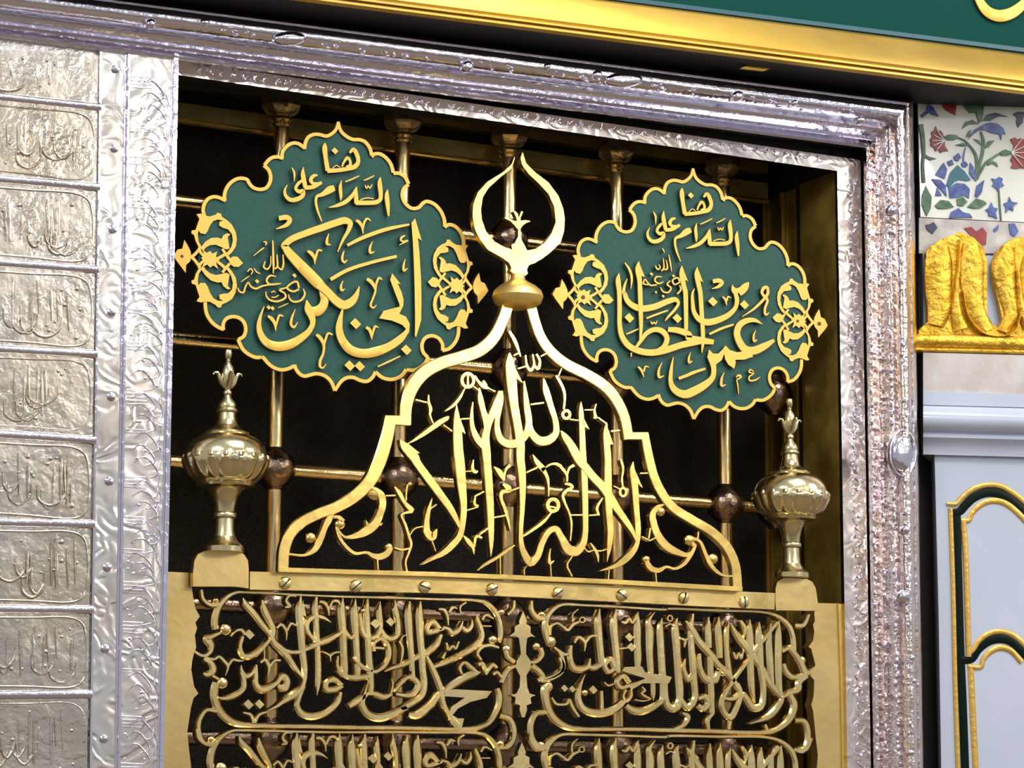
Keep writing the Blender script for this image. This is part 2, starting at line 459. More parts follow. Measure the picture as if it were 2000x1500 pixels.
CROSS = [((350, 393), (1590, 540)), ((350, 662), (1597, 780)), ((545, 917), (1607, 1000)), ((350, 1178), (1600, 1235)), ((350, 1440), (1600, 1470))]
VX = [(549, 230), (786, 262), (994, 292), (1203, 322), (1411, 350)]
lattice = thing('brass_lattice', 'lattice of brass rods with dark ball joints behind the plaques and script', 'lattice', Vector((0, Y_BAR, 1.35)))
ends = []
for i, ((x0, y0), (x1, y1)) in enumerate(CROSS):
    a = at(330, y0 + (330 - x0) * (y1 - y0) / (x1 - x0), Y_BAR); b = at(1640, y0 + (1640 - x0) * (y1 - y0) / (x1 - x0), Y_BAR)
    if b.x > X_R - 0.012: b = a + (b - a) * ((X_R - 0.012 - a.x) / (b.x - a.x))
    if a.x < X_L + 0.012: a = a + (b - a) * ((X_L + 0.012 - a.x) / (b.x - a.x))
    mb = MB(); mb.tube([a, a + (b - a) * .5, b], 0.0145, 14)
    o = mb.build('crossbar', 'brass_rod' if i < 3 else 'bronze_dark', lattice)  # lower bars get a darker metal: shade behind the panel put into colour
    ends.append((a, b, o))
ball = MB(); ball.lathe([(0.016, -0.044), (0.02, -0.038), (0.036, -0.024), (0.043, -0.008), (0.043, 0.008), (0.036, 0.024), (0.02, 0.038), (0.016, 0.044)], (0, 0, 0), 24); ball_me = ball.mesh('ball_joint', 'bronze_dark')
knob = MB(); knob.lathe([(0.012, -0.026), (0.03, -0.02), (0.041, -0.006), (0.041, 0.008), (0.03, 0.02), (0.016, 0.026)], (0, 0, 0), 24, mod=lambda i, a, h: 1 + 0.05 * math.cos(8 * a)); knob_me = knob.mesh('knob', 'bronze_knob')
collar = MB(); collar.lathe([(0.0175, -0.012), (0.021, -0.008), (0.0175, -0.003), (0.022, 0.002), (0.022, 0.008), (0.0175, 0.012)], (0, 0, 0), 20); collar_me = collar.mesh('collar', 'brass_rod')
for i, (x, y) in enumerate(VX):
    c = at(x, y, Y_BAR - 0.004)
    base = Vector((c.x, c.y, 1.35))
    mb = MB(); mb.lathe([(0.0165, 0), (0.0165, c.z - 1.35 + 0.06)], base, 18); t = mb.build('upright_bar', 'brass_rod', lattice)
    kp = at(x + 3, y - 27, Y_BAR - 0.01)
    put('knob', knob_me, t, (c.x, c.y, kp.z)); put('collar', collar_me, t, (c.x, c.y, kp.z - 0.036))
    for a, b, o in ends:
        z = a.z + (b.z - a.z) * (c.x - a.x) / (b.x - a.x)
        put('ball_joint', ball_me, t, (c.x, c.y, z))
for (l0, l1), (a, b, o) in list(zip(CROSS, ends))[:3]:
    e = at(*l1, Y_BAR); put('ball_joint', ball_me, o, (min(e.x, X_R - 0.046), e.y, e.z))

# ------------------------------------------------------------------ silver plates on the left
Y_P = -0.028
Zb = at(100, 1560, Y_P).z; Zt = at(100, -120, Y_P).z
mb = MB(); mb.box((X_FAR_L, -0.022, Z_LOW), (X_L, 0.03, Zt)); wall_l = tag(mb.build('wall_left', 'silver', smooth=0), 'wall clad in embossed silver plates between half-round beads', kind='structure')
ROWS = [(92, 104), (190, 210), (350, 366), (514, 527), (682, 692), (848, 860), (1020, 1024), (1189, 1191), (1357, 1356), (1535, 1530)]
rx = lambda y: 194 - (y - 110) * 22 / 1390.0
rnd = random.Random(11)
for i in range(len(ROWS) - 1):
    (l0, r0), (l1, r1) = ROWS[i], ROWS[i + 1]
    g = 5
    ext = lambda l, r: l - 120 * (r - l) / 190.0
    quad = [(-120, ext(l0, r0) + g), (rx(r0) - 3, r0 + g), (rx(r1) - 3, r1 - g), (-120, ext(l1, r1) - g)]
    mb = MB(); poly(mb, quad, Y_P, 0.002, back=0.008); pl = mb.build('silver_plate', 'silver_plate', wall_l, smooth=0)
    # embossed cartouche with upright script
    H = l1 - l0; W = rx(r0)
    P = lambda u, v: (u * W, l0 + (r0 - l0) * u + v * H)
    mb = MB()
    if i >= 1:
        cart = [P(-.5, .10), P(.3, .10), P(.80, .10), P(.91, .17), P(.95, .34), P(.95, .66), P(.91, .83), P(.80, .90), P(.3, .90), P(-.5, .90)]
        ribbon(mb, catmull([list(p) + [4.5] for p in cart]), Y_P - 0.002, 0.002, 'round')
        mb.build('embossed_border', 'silver_plate', pl)
    mb = MB()
    for k in range(rnd.randint(7, 10) if i else 3):
        u = rnd.uniform(0.02, .82); v0 = rnd.uniform(.16, .34); v1 = rnd.uniform(.55, .80); lean = rnd.uniform(-.03, .03); w = rnd.uniform(4, 7)
        ribbon(mb, catmull([list(P(u, v0)) + [2.0], list(P(u + lean * .3, v0 + .06)) + [w], list(P(u + lean, v1)) + [w * .7]]), Y_P - 0.002, 0.0034, 'round')
    for k in range(4 if i else 1):
        u = rnd.uniform(-.1, .55); v = rnd.uniform(.5, .75); a = rnd.uniform(.14, .3); w = rnd.uniform(4, 7)
        ribbon(mb, catmull([list(P(u, v - .10)) + [2.], list(P(u + .02, v + .06)) + [w], list(P(u + a * .5, v + .12)) + [w * 1.1], list(P(u + a, v + .02)) + [w], list(P(u + a * 1.08, v - .12)) + [2.]]), Y_P - 0.002, 0.0034, 'round')
    for k in range(10 if i else 4):
        x, y = P(rnd.uniform(.02, .88), rnd.uniform(.18, .82)); blob(mb, x, y, rnd.uniform(2.6, 5.0), Y_P - 0.002, 0.0036, n=8)
    tag(mb.build('embossed_script', 'silver_plate', pl), kind='stuff')
    if i:
        mb = MB(); mb.tube([at(-120, ext(l0, r0), Y_P), at(100, l0 + (r0 - l0) * 100 / 190.0, Y_P), at(rx(r0), r0, Y_P)], 0.0088, 12); mb.build('half_round_bead', 'silver_cool', wall_l)
        mb = MB(); mb.tube([at(rx(r0) - 6, r0, Y_P), at(rx(r0) + 3, r0, Y_P)], [0.0095, 0.0095], 12); mb.build('bead_ferrule', 'silver_cool', wall_l)

def vstrip(name, xt0, xt1, xb0, xb1, Yf, th, m, label=None):
    yt, yb = 60, 1545
    mb = MB(); poly(mb, [(xt0, yt), (xt1, yt), (xb1, yb), (xb0, yb)], Yf, 0.0, back=th)
    return tag(mb.build(name, m, smooth=0), label, kind='structure')
tr1 = vstrip('trim_1', 196, 247, 175, 227, -0.030, 0.012, 'silver_engraved', 'narrow riveted silver strip beside the embossed plates')
tr2 = vstrip('trim_2', 250, 340, 229, 310, -0.034, 0.016, 'silver_engraved', 'wide engraved silver strip along the opening')
tr3 = vstrip('trim_3', 341, 350, 311, 319, -0.040, 0.06, 'silver_cool', 'plain silver edge of the opening')
for x in ((197, 176), (246, 226)):
    mb = MB(); mb.tube([at(x[0], 70, -0.031), at(x[1], 1545, -0.031)], 0.003, 8); mb.build('edge_bead', 'silver_cool', tr1)
for x in ((252, 231), (338, 308)):
    mb = MB(); mb.tube([at(x[0], 70, -0.034), at(x[1], 1545, -0.034)], 0.003, 8); mb.build('edge_bead', 'silver_cool', tr2)
rv_ = MB(); rv_.lathe([(0.0085, 0), (0.0085, -0.003), (0.006, -0.007), (0.0015, -0.0085)], (0, 0, 0), 14, 'Y'); rivet_me = rv_.mesh('rivet', 'silver_cool')
for x, y in ((225, 135), (223, 290), (220, 448), (218, 610), (217, 775), (213, 940), (209, 1108), (205, 1267), (202, 1443)):
    p = at(x, y, -0.030); put('rivet', rivet_me, tr1, p)
sx0 = lambda y: 254 - (y - 60) * 21 / 1485.0
sx1 = lambda y: 334 - (y - 60) * 27 / 1485.0
rnd = random.Random(5)
y = 150
while y < 1520:                                # strapwork engraved on the wide strip
    h = rnd.choice((64, 78, 92))
    mb = MB()
    a, b = sx0(y), sx1(y)
    k = rnd.randint(2, 5)
    for j in range(k):
        yy = y + j * 7
        ribbon(mb, [np.array([a + 2, yy, 2.2]), np.array([a + (b - a) * .55, yy + 2, 2.2])], -0.034, 0.0018, 'round')
    W = b - a
    for j in range(3):
        cy = y + 18 + j * h * .26; u = rnd.uniform(.1, .3)
        pts = [[a + W * u, cy, 2], [a + W * (u + .25), cy - h * .12, 3.2], [a + W * (u + .5), cy + h * .05, 3.4], [a + W * (u + .6), cy + h * .25, 3.0], [a + W * (u + .35), cy + h * .33, 2]]
        ribbon(mb, catmull(pts), -0.034, 0.0022, 'round')
    ribbon(mb, catmull([[b - 6, y, 2.2], [b - 10, y + h * .3, 2.6], [b - 4, y + h * .55, 2.6], [b - 12, y + h * .9, 2.2]]), -0.034, 0.002, 'round')
    for j in range(4): blob(mb, a + rnd.uniform(.1, .9) * W, y + rnd.uniform(.3, .95) * h, rnd.uniform(2.2, 4), -0.034, 0.0024, n=8)
    tag(mb.build('engraved_strapwork', 'silver_cool', tr2), kind='stuff')
    y += h

# ------------------------------------------------------------------ silver cornice and post: one profile, mitred at the corner
#        (row at x=1000, column at y=800, depth)
PROF = [(207, 1691, 0.012), (205, 1696, -0.030), (202, 1701, -0.040), (197, 1706, -0.042), (193, 1710, -0.036),
        (190, 1713, -0.042), (186, 1718, -0.050), (182, 1723, -0.047), (178, 1726, -0.040), (170, 1733, -0.050), (160, 1742, -0.058),
        (154, 1748, -0.056), (150, 1752, -0.062), (144, 1757, -0.078), (133, 1765, -0.088), (121, 1773, -0.092), (111, 1779, -0.088),
        (106, 1782, -0.076), (103, 1785, -0.078), (99, 1790, -0.070), (96, 1793, -0.030), (96, 1794, 0.02)]
def tl(py, Y): return at(350, py - 86, Y), at(1690, py + 87, Y)
def rl(px, Y): return at(px - 8, 330, Y), at(px + 8, 1270, Y)
topR, rightR = [[], [], []], [[], []]
Xa = at(-150, 60, 0).x; Zz = at(1700, 1560, 0).z
for py, px, Yp in PROF:
    p, q = tl(py, Yp); st = (q.z - p.z) / (q.x - p.x)
    r, s = rl(px, Yp); sr = (s.x - r.x) / (s.z - r.z)
    # corner: Z = p.z + st (X - p.x); X = r.x + sr (Z - r.z)
    Xc = (r.x + sr * (p.z - st * p.x - r.z)) / (1 - sr * st); Zc = p.z + st * (Xc - p.x)
    topR[0].append(Vector((Xa, Yp, p.z + st * (Xa - p.x)))); topR[2].append(Vector((Xc, Yp, Zc)))
    topR[1].append((topR[0][-1] + topR[2][-1]) / 2)
    rightR[0].append(Vector((Xc, Yp, Zc))); rightR[1].append(Vector((r.x + sr * (Zz - r.z), Yp, Zz)))
mb = MB(); mb.quadstrip(topR); cornice = tag(mb.build('trim_4', 'silver_cool', smooth=50), 'moulded silver cornice across the top of the opening', kind='structure')
mb = MB(); mb.quadstrip(rightR); post = tag(mb.build('trim_5', 'silver_rose', smooth=50), 'moulded silver post beside the floral tiles', kind='structure')
# inner engraved strip, top and right
def inner(py0, py1, px0, px1, Y0, Y1):
    A, B = [], []
    out = []
    for py, px, Yp in ((py0, px0, 0.035), (py0, px0, Y0), (py1, px1, Y1), (py1, px1, 0.035)):
        p, q = at(353, py - 94, Yp), at(1636, py + 93, Yp); st = (q.z - p.z) / (q.x - p.x)
        r, s = rl(px, Yp); sr = (s.x - r.x) / (s.z - r.z)
        Xc = (r.x + sr * (p.z - st * p.x - r.z)) / (1 - sr * st); Zc = p.z + st * (Xc - p.x)
        x0 = X_L - 0.01
        A.append((Vector((x0, Yp, p.z + st * (x0 - p.x))), Vector((Xc, Yp, Zc)))); B.append((Vector((Xc, Yp, Zc)), Vector((r.x + sr * (Zz - r.z), Yp, Zz))))
    return A, B
A, B = inner(241, 213, 1643, 1689, -0.016, -0.006)
mb = MB(); mb.quadstrip([[a[0] for a in A], [a[1] for a in A]]); tr6 = tag(mb.build('trim_6', 'silver_engraved', smooth=0), 'engraved silver strip under the cornice', kind='structure')
mb = MB(); mb.quadstrip([[a[0] for a in B], [a[1] for a in B]]); tr7 = tag(mb.build('trim_7', 'silver_engraved', smooth=0), 'engraved silver strip on the far side of the opening', kind='structure')
rnd = random.Random(3)
for (x0, y0), (x1, y1), tr, n in (((380, 135), (1610, 312), tr6, 58), ((1664, 350), (1678, 1500), tr7, 60)):
    for j in range(n):
        f = (j + .5) / n; x = x0 + (x1 - x0) * f; yy = y0 + (y1 - y0) * f; a = rnd.uniform(0, 6.28)
        mb = MB() if j % 12 == 0 else mb
        d = 11 if tr is tr7 else 8
        ribbon(mb, catmull([[x + d * math.cos(a), yy + d * math.sin(a), 1.4], [x + d * .6 * math.cos(a + 1.4), yy + d * .6 * math.sin(a + 1.4), 2.6], [x - d * .2, yy, 2.8], [x + d * math.cos(a + 3.4), yy + d * math.sin(a + 3.4), 1.2]]), -0.010, 0.003, 'round')
        blob(mb, x + rnd.uniform(-14, 14) * (1 if tr is tr7 else .7), yy + rnd.uniform(-10, 10) * (1 if tr is tr7 else .5), rnd.uniform(1.6, 3), -0.010, 0.0035, n=8)
        if j % 12 == 11 or j == n - 1: tag(mb.build('chased_scrollwork', 'silver_cool', tr), kind='stuff')
def boss(tr, x, y, r, ry, Y, name='rivet', m='silver_cool', rim=True):
    mb = MB(); blob(mb, x, y, r, Y, 0.010, ry=ry, n=20); o = mb.build(name, m, tr, smooth=80)
    if rim:
        mb = MB(); ribbon(mb, [np.array([x + r * 1.25 * math.cos(a), y + ry * 1.25 * math.sin(a), r * .28]) for a in np.linspace(0, 2 * math.pi, 21)[:-1]], Y, 0.004, 'round', closed=True); mb.build('rim', m, o)
for x, y, r, ry in ((293, 47, 11, 10), (399, 45, 10, 8), (912, 130, 12, 11), (1067, 131, 7, 7), (1165, 147, 10, 9), (1440, 188, 12, 10), (1550, 202, 7, 6), (1680, 235, 9, 8)):
    boss(cornice, x, y, r, ry, -0.088, rim=False)
for x, y, r, ry in ((565, 75, 32, 13), (1218, 156, 36, 14)): boss(cornice, x, y, r, ry, -0.088, 'oval_boss', rim=False)
for x, y, r, ry in ((1741, 410, 10, 12), (1768, 1035, 8, 9), (1766, 1165, 12, 13), (1779, 1285, 6, 7), (1782, 1330, 5, 6), (1778, 1470, 6, 6)): boss(post, x, y, r, ry, -0.085, rim=False)
boss(post, 1762, 885, 20, 36, -0.085, 'oval_boss')
rnd = random.Random(9)
for j in range(26):                            # worn chasing along the two mouldings
    mb = MB() if j % 13 == 0 else mb
    for q in range(3):
        x = rnd.uniform(430, 1640); yy = 132 + (x - 1000) * .129 + rnd.uniform(-9, 9)
        blob(mb, x, yy, rnd.uniform(2, 6), -0.087, 0.004, ry=rnd.uniform(1.6, 3.4), n=8)
    if j % 13 == 12: tag(mb.build('chased_beading', 'silver_cool', cornice), kind='stuff')
for j in range(60):
    mb = MB() if j % 20 == 0 else mb
    for q in range(4):
        yy = rnd.uniform(260, 1500); x, Yp = rnd.choice(((1703, -.041), (1720, -.049), (1742, -.061), (1765, -.087)))
        x += (yy - 800) * .017 + rnd.uniform(-2, 2)
        blob(mb, x, yy, rnd.uniform(1.6, 3.4), Yp, 0.004, ry=rnd.uniform(2, 9), n=8)
    if j % 20 == 19: tag(mb.build('chased_beading', 'silver_cool', post), kind='stuff')
# masonry the silver is fixed to, closing the wall above the opening; shade in the gaps put in as near-black colour
mb = MB(); mb.box((X_FAR_L, 0.036, _z(1000) + 0.014), (at(1850, 100, 0.05).x, 0.08, 4.2)); mb.box((X_R + 0.052, 0.036, Z_LOW), (at(1850, 100, 0.05).x, 0.08, _z(1000) + 0.01));  tag(mb.build('wall_top', 'recess_shade', smooth=0), 'wall under the gilt sign, coloured near black for the shade', kind='structure')

# ------------------------------------------------------------------ gilt sign board above
SY = -0.13
SG = [(60, SY), (62, SY - .010), (65, SY - .013), (100, SY - .030), (113, SY - .033), (116, SY - .031), (119, SY - .038), (123, SY - .038), (126, SY - .031), (129, SY - .038), (133, SY - .038), (136, SY - .031), (140, SY - .026), (141, SY)]
ring0, ring1 = [], []
for py, Yp in SG + [(60, SY + .01)]:
    p, q = at(1000, py - 84, Yp), at(2000, py + 45, Yp); d = q - p
    ring0.append(p - d * 1.3); ring1.append(p + d * 1.25)
sign = thing('sign_board', 'dark green sign board with broad gold moulding and gold script, above the silver cornice', 'sign', at(1500, 118, SY))
mb = MB(); mb.quadstrip([ring0, ring1]); mb.build('gold_moulding', 'cornice_gold', sign, smooth=40)
mb = MB(); poly(mb, [(-300, -190), (2250, 140), (2250, -260), (-300, -500)], SY, 0.0, back=0.02); mb.build('field', 'sign_green', sign, smooth=0)
mb = MB(); ribbon(mb, [np.array([450, -99, 9.]), np.array([1000, -28, 9.]), np.array([2000, 99, 9.]), np.array([2250, 131, 9.])], SY, 0.004); mb.build('inner_fillet', 'sign_teal', sign)
mb = MB(); draw(mb, 'S W3: 1715,-70,30 1745,10,46 1790,68,58 1850,92,66 1920,78,64 1985,30,52 2050,-50,30', SY - 0.002, 0.005); mb.build('letter', 'gold_paint', sign)
mb = MB(); draw(mb, 'P W3: 410,385 520,335 650,355 640,365 540,400', SY + 0.02, 0.004); mb.build('clip', 'cornice_gold', sign)
# underside, its shade put in as a near-black colour
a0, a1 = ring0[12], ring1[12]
mb = MB(); mb.quadstrip([[a0, a0 + Vector((0, .16, 0)), a0 + Vector((0, .16, .03)), a0 + Vector((0, 0, .03))], [a1, a1 + Vector((0, .16, 0)), a1 + Vector((0, .16, .03)), a1 + Vector((0, 0, .03))]]); mb.build('soffit', 'recess_shade', sign, smooth=0)

# ------------------------------------------------------------------ pier on the right (its face is turned towards the hall)
P0 = at(1797, 700, 0.0); ANG = math.radians(17)
set_plane(tuple(P0), (math.sin(ANG), math.cos(ANG), 0))
mb = MB(); poly(mb, [(1797, 150), (2140, 150), (2140, 1560), (1842, 1560), (1826, 900), (1804, 885), (1800, 700)], 0.022, 0.0, back=0.03); pier = tag(mb.build('wall_right', 'plaster_white', smooth=0), 'pier faced with floral tiles, gilt carving and white marble', kind='structure')
mb = MB(); draw(mb, 'P T: 35,-60 800,-60 800,812 720,808 55,775', 0.013, 0.002, back=0.006); t1 = mb.build('tile', 'tile_white', pier, smooth=0)
mb = MB(); draw(mb, 'P T: 45,780 720,813 800,817 800,1000 45,1000', 0.013, 0.002, back=0.006); t2 = mb.build('tile', 'tile_border', pier, smooth=0)
PAINT = '''
paint_red carnation | P T: 205,300 195,255 178,235 170,252 150,212 142,236 122,248 127,272 113,296 122,312 118,330 140,345 150,368 168,358 180,378 195,368 228,365 208,335
paint_leaf calyx | P T: 198,275 230,262 280,266 298,285 262,299 220,296
paint_leaf stem | S T: 295,285,8 330,300,10 360,330,12 390,370,16 405,420,18 405,480,16 398,550,12
paint_leaf stem | S T: 430,245,12 446,300,18 440,380,18 425,440,18 412,510,12
paint_leaf stem | S T: 605,375,6 550,380,9 500,410,14 460,440,16 430,490,16 408,540,12
paint_leaf leaf | P T: 315,228 335,185 378,172 418,198 362,198
paint_leaf leaf | P T: 272,328 320,314 358,330 322,337
paint_leaf leaf | P T: 383,288 420,298 448,342 410,312
paint_leaf leaf | P T: 452,352 474,304 518,298 478,342
paint_leaf leaf | P T: 468,442 500,424 530,440 537,464 506,442 476,457
paint_leaf leaf | P T: 338,282 354,240 372,233 362,272
paint_red carnation | P T: 612,292 640,280 655,292 676,286 720,300 760,330 760,450 720,476 680,468 655,474 615,470 628,440 612,420 632,385 626,370 634,330
paint_leaf calyx | P T: 545,372 580,355 622,370 602,391 560,394
paint_blue iris | P T: 353,294 388,235 440,203 480,188 530,194 570,224 584,262 562,256 556,298 546,262 490,252 460,236 420,236 380,266
paint_dark iris | P T: 440,178 470,140 520,128 598,152 540,152 490,177
paint_red carnation | P T: 182,62 230,54 278,76 272,142 240,126 215,112 196,92
paint_leaf leaf | P T: 300,60 380,10 450,60 440,180 420,190 400,130 360,130
paint_leaf vine | S T: 58,200,28 70,280,26 76,380,20 70,450,18 76,560,22
paint_leaf leaf | P T: 90,580 127,650 120,722 95,768 64,700 65,640
paint_leaf leaf | P T: 78,380 110,400 155,412 120,422 85,408
paint_teal lotus_heart | P T: 216,575 240,500 285,452 330,490 368,545 340,552 300,542 268,556 232,595
paint_blue lotus_petal | P T: 230,592 280,563 330,568 362,600 357,658 330,640 290,652 238,657
paint_blue lotus_petal | P T: 148,512 180,460 200,436 222,480 206,538
paint_blue lotus_petal | P T: 126,538 180,544 212,580 218,645 190,612 150,572
paint_blue lotus_petal | P T: 148,642 160,592 188,642
paint_blue lotus_petal | P T: 358,502 364,436 387,470 402,542 380,532
paint_blue lotus_petal | P T: 393,642 404,580 452,543 436,622 410,652
paint_blue bud | P T: 222,430 250,418 262,450 235,457
paint_blue bud | P T: 263,400 290,377 308,405 290,428 270,422
paint_blue bud | P T: 308,440 335,428 352,450 336,468 314,462
paint_blue stem | S T: 335,345,7 325,390,9 322,435,8
paint_leaf sepal | P T: 280,662 320,650 347,680 320,707 285,702
paint_leaf leaf | P T: 146,702 180,668 230,674 264,712 210,724 165,722
paint_leaf leaf | P T: 346,712 400,658 450,674 468,690 430,717 390,722
paint_blue petal | P T: 233,782 245,744 290,718 320,744 362,754 378,778 330,776 290,778
paint_blue violet | P T: 496,535 520,540 540,525 566,535 560,560 575,580 548,590 540,620 525,595 500,580 512,560
paint_blue violet | P T: 572,690 598,680 606,648 622,680 660,685 630,705 632,735 605,722 582,750 585,715
paint_blue violet | P T: 458,730 480,715 495,682 508,715 535,722 520,745 532,785 502,770 475,765 480,745
paint_leaf stem | S T: 542,610,9 548,700,10 556,795,9
paint_blue violet | P T: 60,140 95,115 100,72 130,90 168,150 130,140 110,125 70,158
paint_dark violet | P T: 630,135 660,120 700,125 690,190 660,220 650,190 655,160
'''
for ln in PAINT.strip().splitlines():
    head, body = ln.split('|'); m_, nm = head.split()
    mb = MB(); draw(mb, body.strip(), 0.0088, 0.0006, back=0.003); mb.build('painted_' + nm, m_, t1, smooth=0)
for a in (-.9, -.45, 0, .45, .9):
    mb = MB(); draw(mb, 'L T: 205,300,5 %d,%d,3' % (205 - 75 * math.cos(a), 300 - 75 * math.sin(a)), 0.0060, 0.0006, back=0.002); mb.build('petal_line', 'tile_white', t1, smooth=0)
    mb = MB(); draw(mb, 'L T: 620,375,6 %d,%d,4' % (620 + 110 * math.cos(a), 375 + 110 * math.sin(a)), 0.0060, 0.0006, back=0.002); mb.build('petal_line', 'tile_white', t1, smooth=0)
for ln in '''paint_dark violet | P T: 88,822 112,818 138,804 162,840 132,878 98,852
paint_red carnation | P T: 328,842 372,835 402,862 440,838 468,872 462,945 422,948 372,892
paint_blue bell | P T: 602,816 640,814 664,862 640,894 614,882
paint_blue bell | P T: 508,852 542,818 537,852 515,867'''.splitlines():
    head, body = ln.split('|'); m_, nm = head.split()
    mb = MB(); draw(mb, body.strip(), 0.0088, 0.0006, back=0.003); mb.build('painted_' + nm, m_, t2, smooth=0)
# gilt carved band
mb = MB(); poly(mb, [(1801, 496), (2140, 506), (2140, 690), (1803, 684)], 0.006, 0.004, back=0.012); mb.build('marble_backing', 'marble_white', pier, smooth=0)
mb = MB(); draw(mb, 'P Q: 20,900 40,760 110,690 105,560 92,200 180,118 330,58 430,98 500,170 525,262 525,560 532,690 600,742 637,680 610,560 572,400 562,280 602,190 700,108 830,80 960,120 1020,200 1080,900', -0.004, 0.014, back=0.012); carve = mb.build('gilt_carving', 'gilt', pier)
for nm, body, t_ in (('lobe', 'S Q: 200,150,130 195,260,190 195,450,190 200,600,170 170,720,120', .010), ('lobe', 'S Q: 415,130,110 425,260,180 430,450,170 460,620,140 540,760,110', .010),
                     ('lobe', 'S Q: 690,160,100 660,300,170 680,480,140 710,640,110 650,770,90', .010), ('lobe', 'S Q: 900,150,130 880,300,210 890,600,200 900,720,150', .010),
                     ('fold', 'S Q: 335,110,16 325,330,26 312,470,40 320,640,90 350,750,120', .015), ('fold', 'S Q: 752,330,20 765,480,36 790,640,60 830,740,80', .015),
                     ('rim', 'S Q: 352,470,10 385,640,13 470,760,16 600,802,18 720,765,14 765,650,10', .019),
                     ('torus', 'S Q: -20,830,110 300,835,110 700,850,110 1080,865,110', .020)):
    mb = MB(); draw(mb, body, -0.016, t_, 'round', back=0.004); mb.build(nm, 'gilt', carve, smooth=60)
mb = MB(); draw(mb, 'L Q: -20,888,40 1080,915,40', -0.02, .012, 'round', back=0.02); mb.build('gilt_fillet', 'gilt', pier)
# ledge and marble mouldings, swept along the pier
def sweep(name, prof, m, parent, slope=0.026, x0=1803, sm=40):
    a, b = [], []
    for py, d in prof:
        a.append(at(x0, py - (1900 - x0) * slope, d)); b.append(at(2140, py + 240 * slope, d))
    mb = MB(); mb.quadstrip([a, b]); return mb.build(name, m, parent, smooth=sm)
sweep('plaster_ledge', [(691, 0.01), (691, -0.028), (730, -0.030), (767, -0.028), (767, 0.01)], 'plaster_white', pier)
sweep('marble_moulding', [(767, 0.01), (767, -0.034), (793, -0.034), (794, -0.030), (796, -0.036), (803, -0.046), (815, -0.054), (828, -0.052), (840, -0.040), (847, -0.026), (849, -0.026), (850, -0.034), (856, -0.034), (864, -0.024), (875, -0.018), (890, -0.016), (891, 0.01)], 'marble_white', pier)
mb = MB(); poly(mb, [(1824, 889), (2140, 898), (2140, 1560), (1838, 1560), (1832, 1200)], 0.0, 0.004, back=0.01); slab = mb.build('marble_slab', 'marble_white', pier, smooth=0)
INL = [('inlay_green', 'inlay_band', 'S W7: 1672,1560,46 1655,1100,46 1645,880,46 1634,500,46 1622,60,46', .0012),
       ('inlay_green', 'inlay_band', 'S W5: 1605,1432,40 1640,1425,46 1672,1390,48 1715,1350,50 1770,1325,50 1830,1320,50 1895,1340,50 1965,1395,50 2060,1490,50', .0013),
       ('inlay_green', 'inlay_band', 'S W7: 1650,900,40 1705,890,46 1740,840,48 1795,795,50 1860,778,50 1925,792,50 1990,850,48 2060,930,44', .0014),
       ('inlay_gold', 'gilt_line', 'S W7: 1632,1560,28 1614,1000,28 1603,500,28 1588,50,28', .004),
       ('inlay_gold', 'gilt_line', 'S W5: 1566,1383,20 1618,1384,28 1648,1352,30 1690,1316,30 1740,1290,32 1800,1278,32 1865,1284,32 1950,1332,32 2060,1428,30', .004),
       ('inlay_gold', 'gilt_line', 'S W7: 1690,880,34 1682,600,34 1672,300,34 1660,120,34', .004),
       ('inlay_gold', 'gilt_line', 'S W5: 1646,1476,30 1690,1476,30 1705,1440,32 1755,1390,34 1820,1366,36 1890,1378,36 1955,1425,36 2040,1515,34', .004),
       ('inlay_gold', 'gilt_line', 'S W7: 1682,868,26 1712,845,28 1745,795,30 1800,752,32 1865,738,32 1935,758,32 2005,818,32 2060,890,30', .004),
       ('inlay_gold', 'gilt_line', 'S W7: 1732,1560,36 1716,1250,36 1700,925,36', .004),
       ('inlay_gold', 'gilt_line', 'S W7: 1686,932,30 1758,936,28 1772,895,30 1815,848,34 1868,828,36 1925,845,34 1985,910,30', .004)]
for m_, nm, body, t_ in INL:
    mb = MB(); draw(mb, body, -0.004, t_, 'round' if m_ == 'inlay_gold' else 'flat', back=0.001); mb.build(nm, m_, slab)
set_plane()
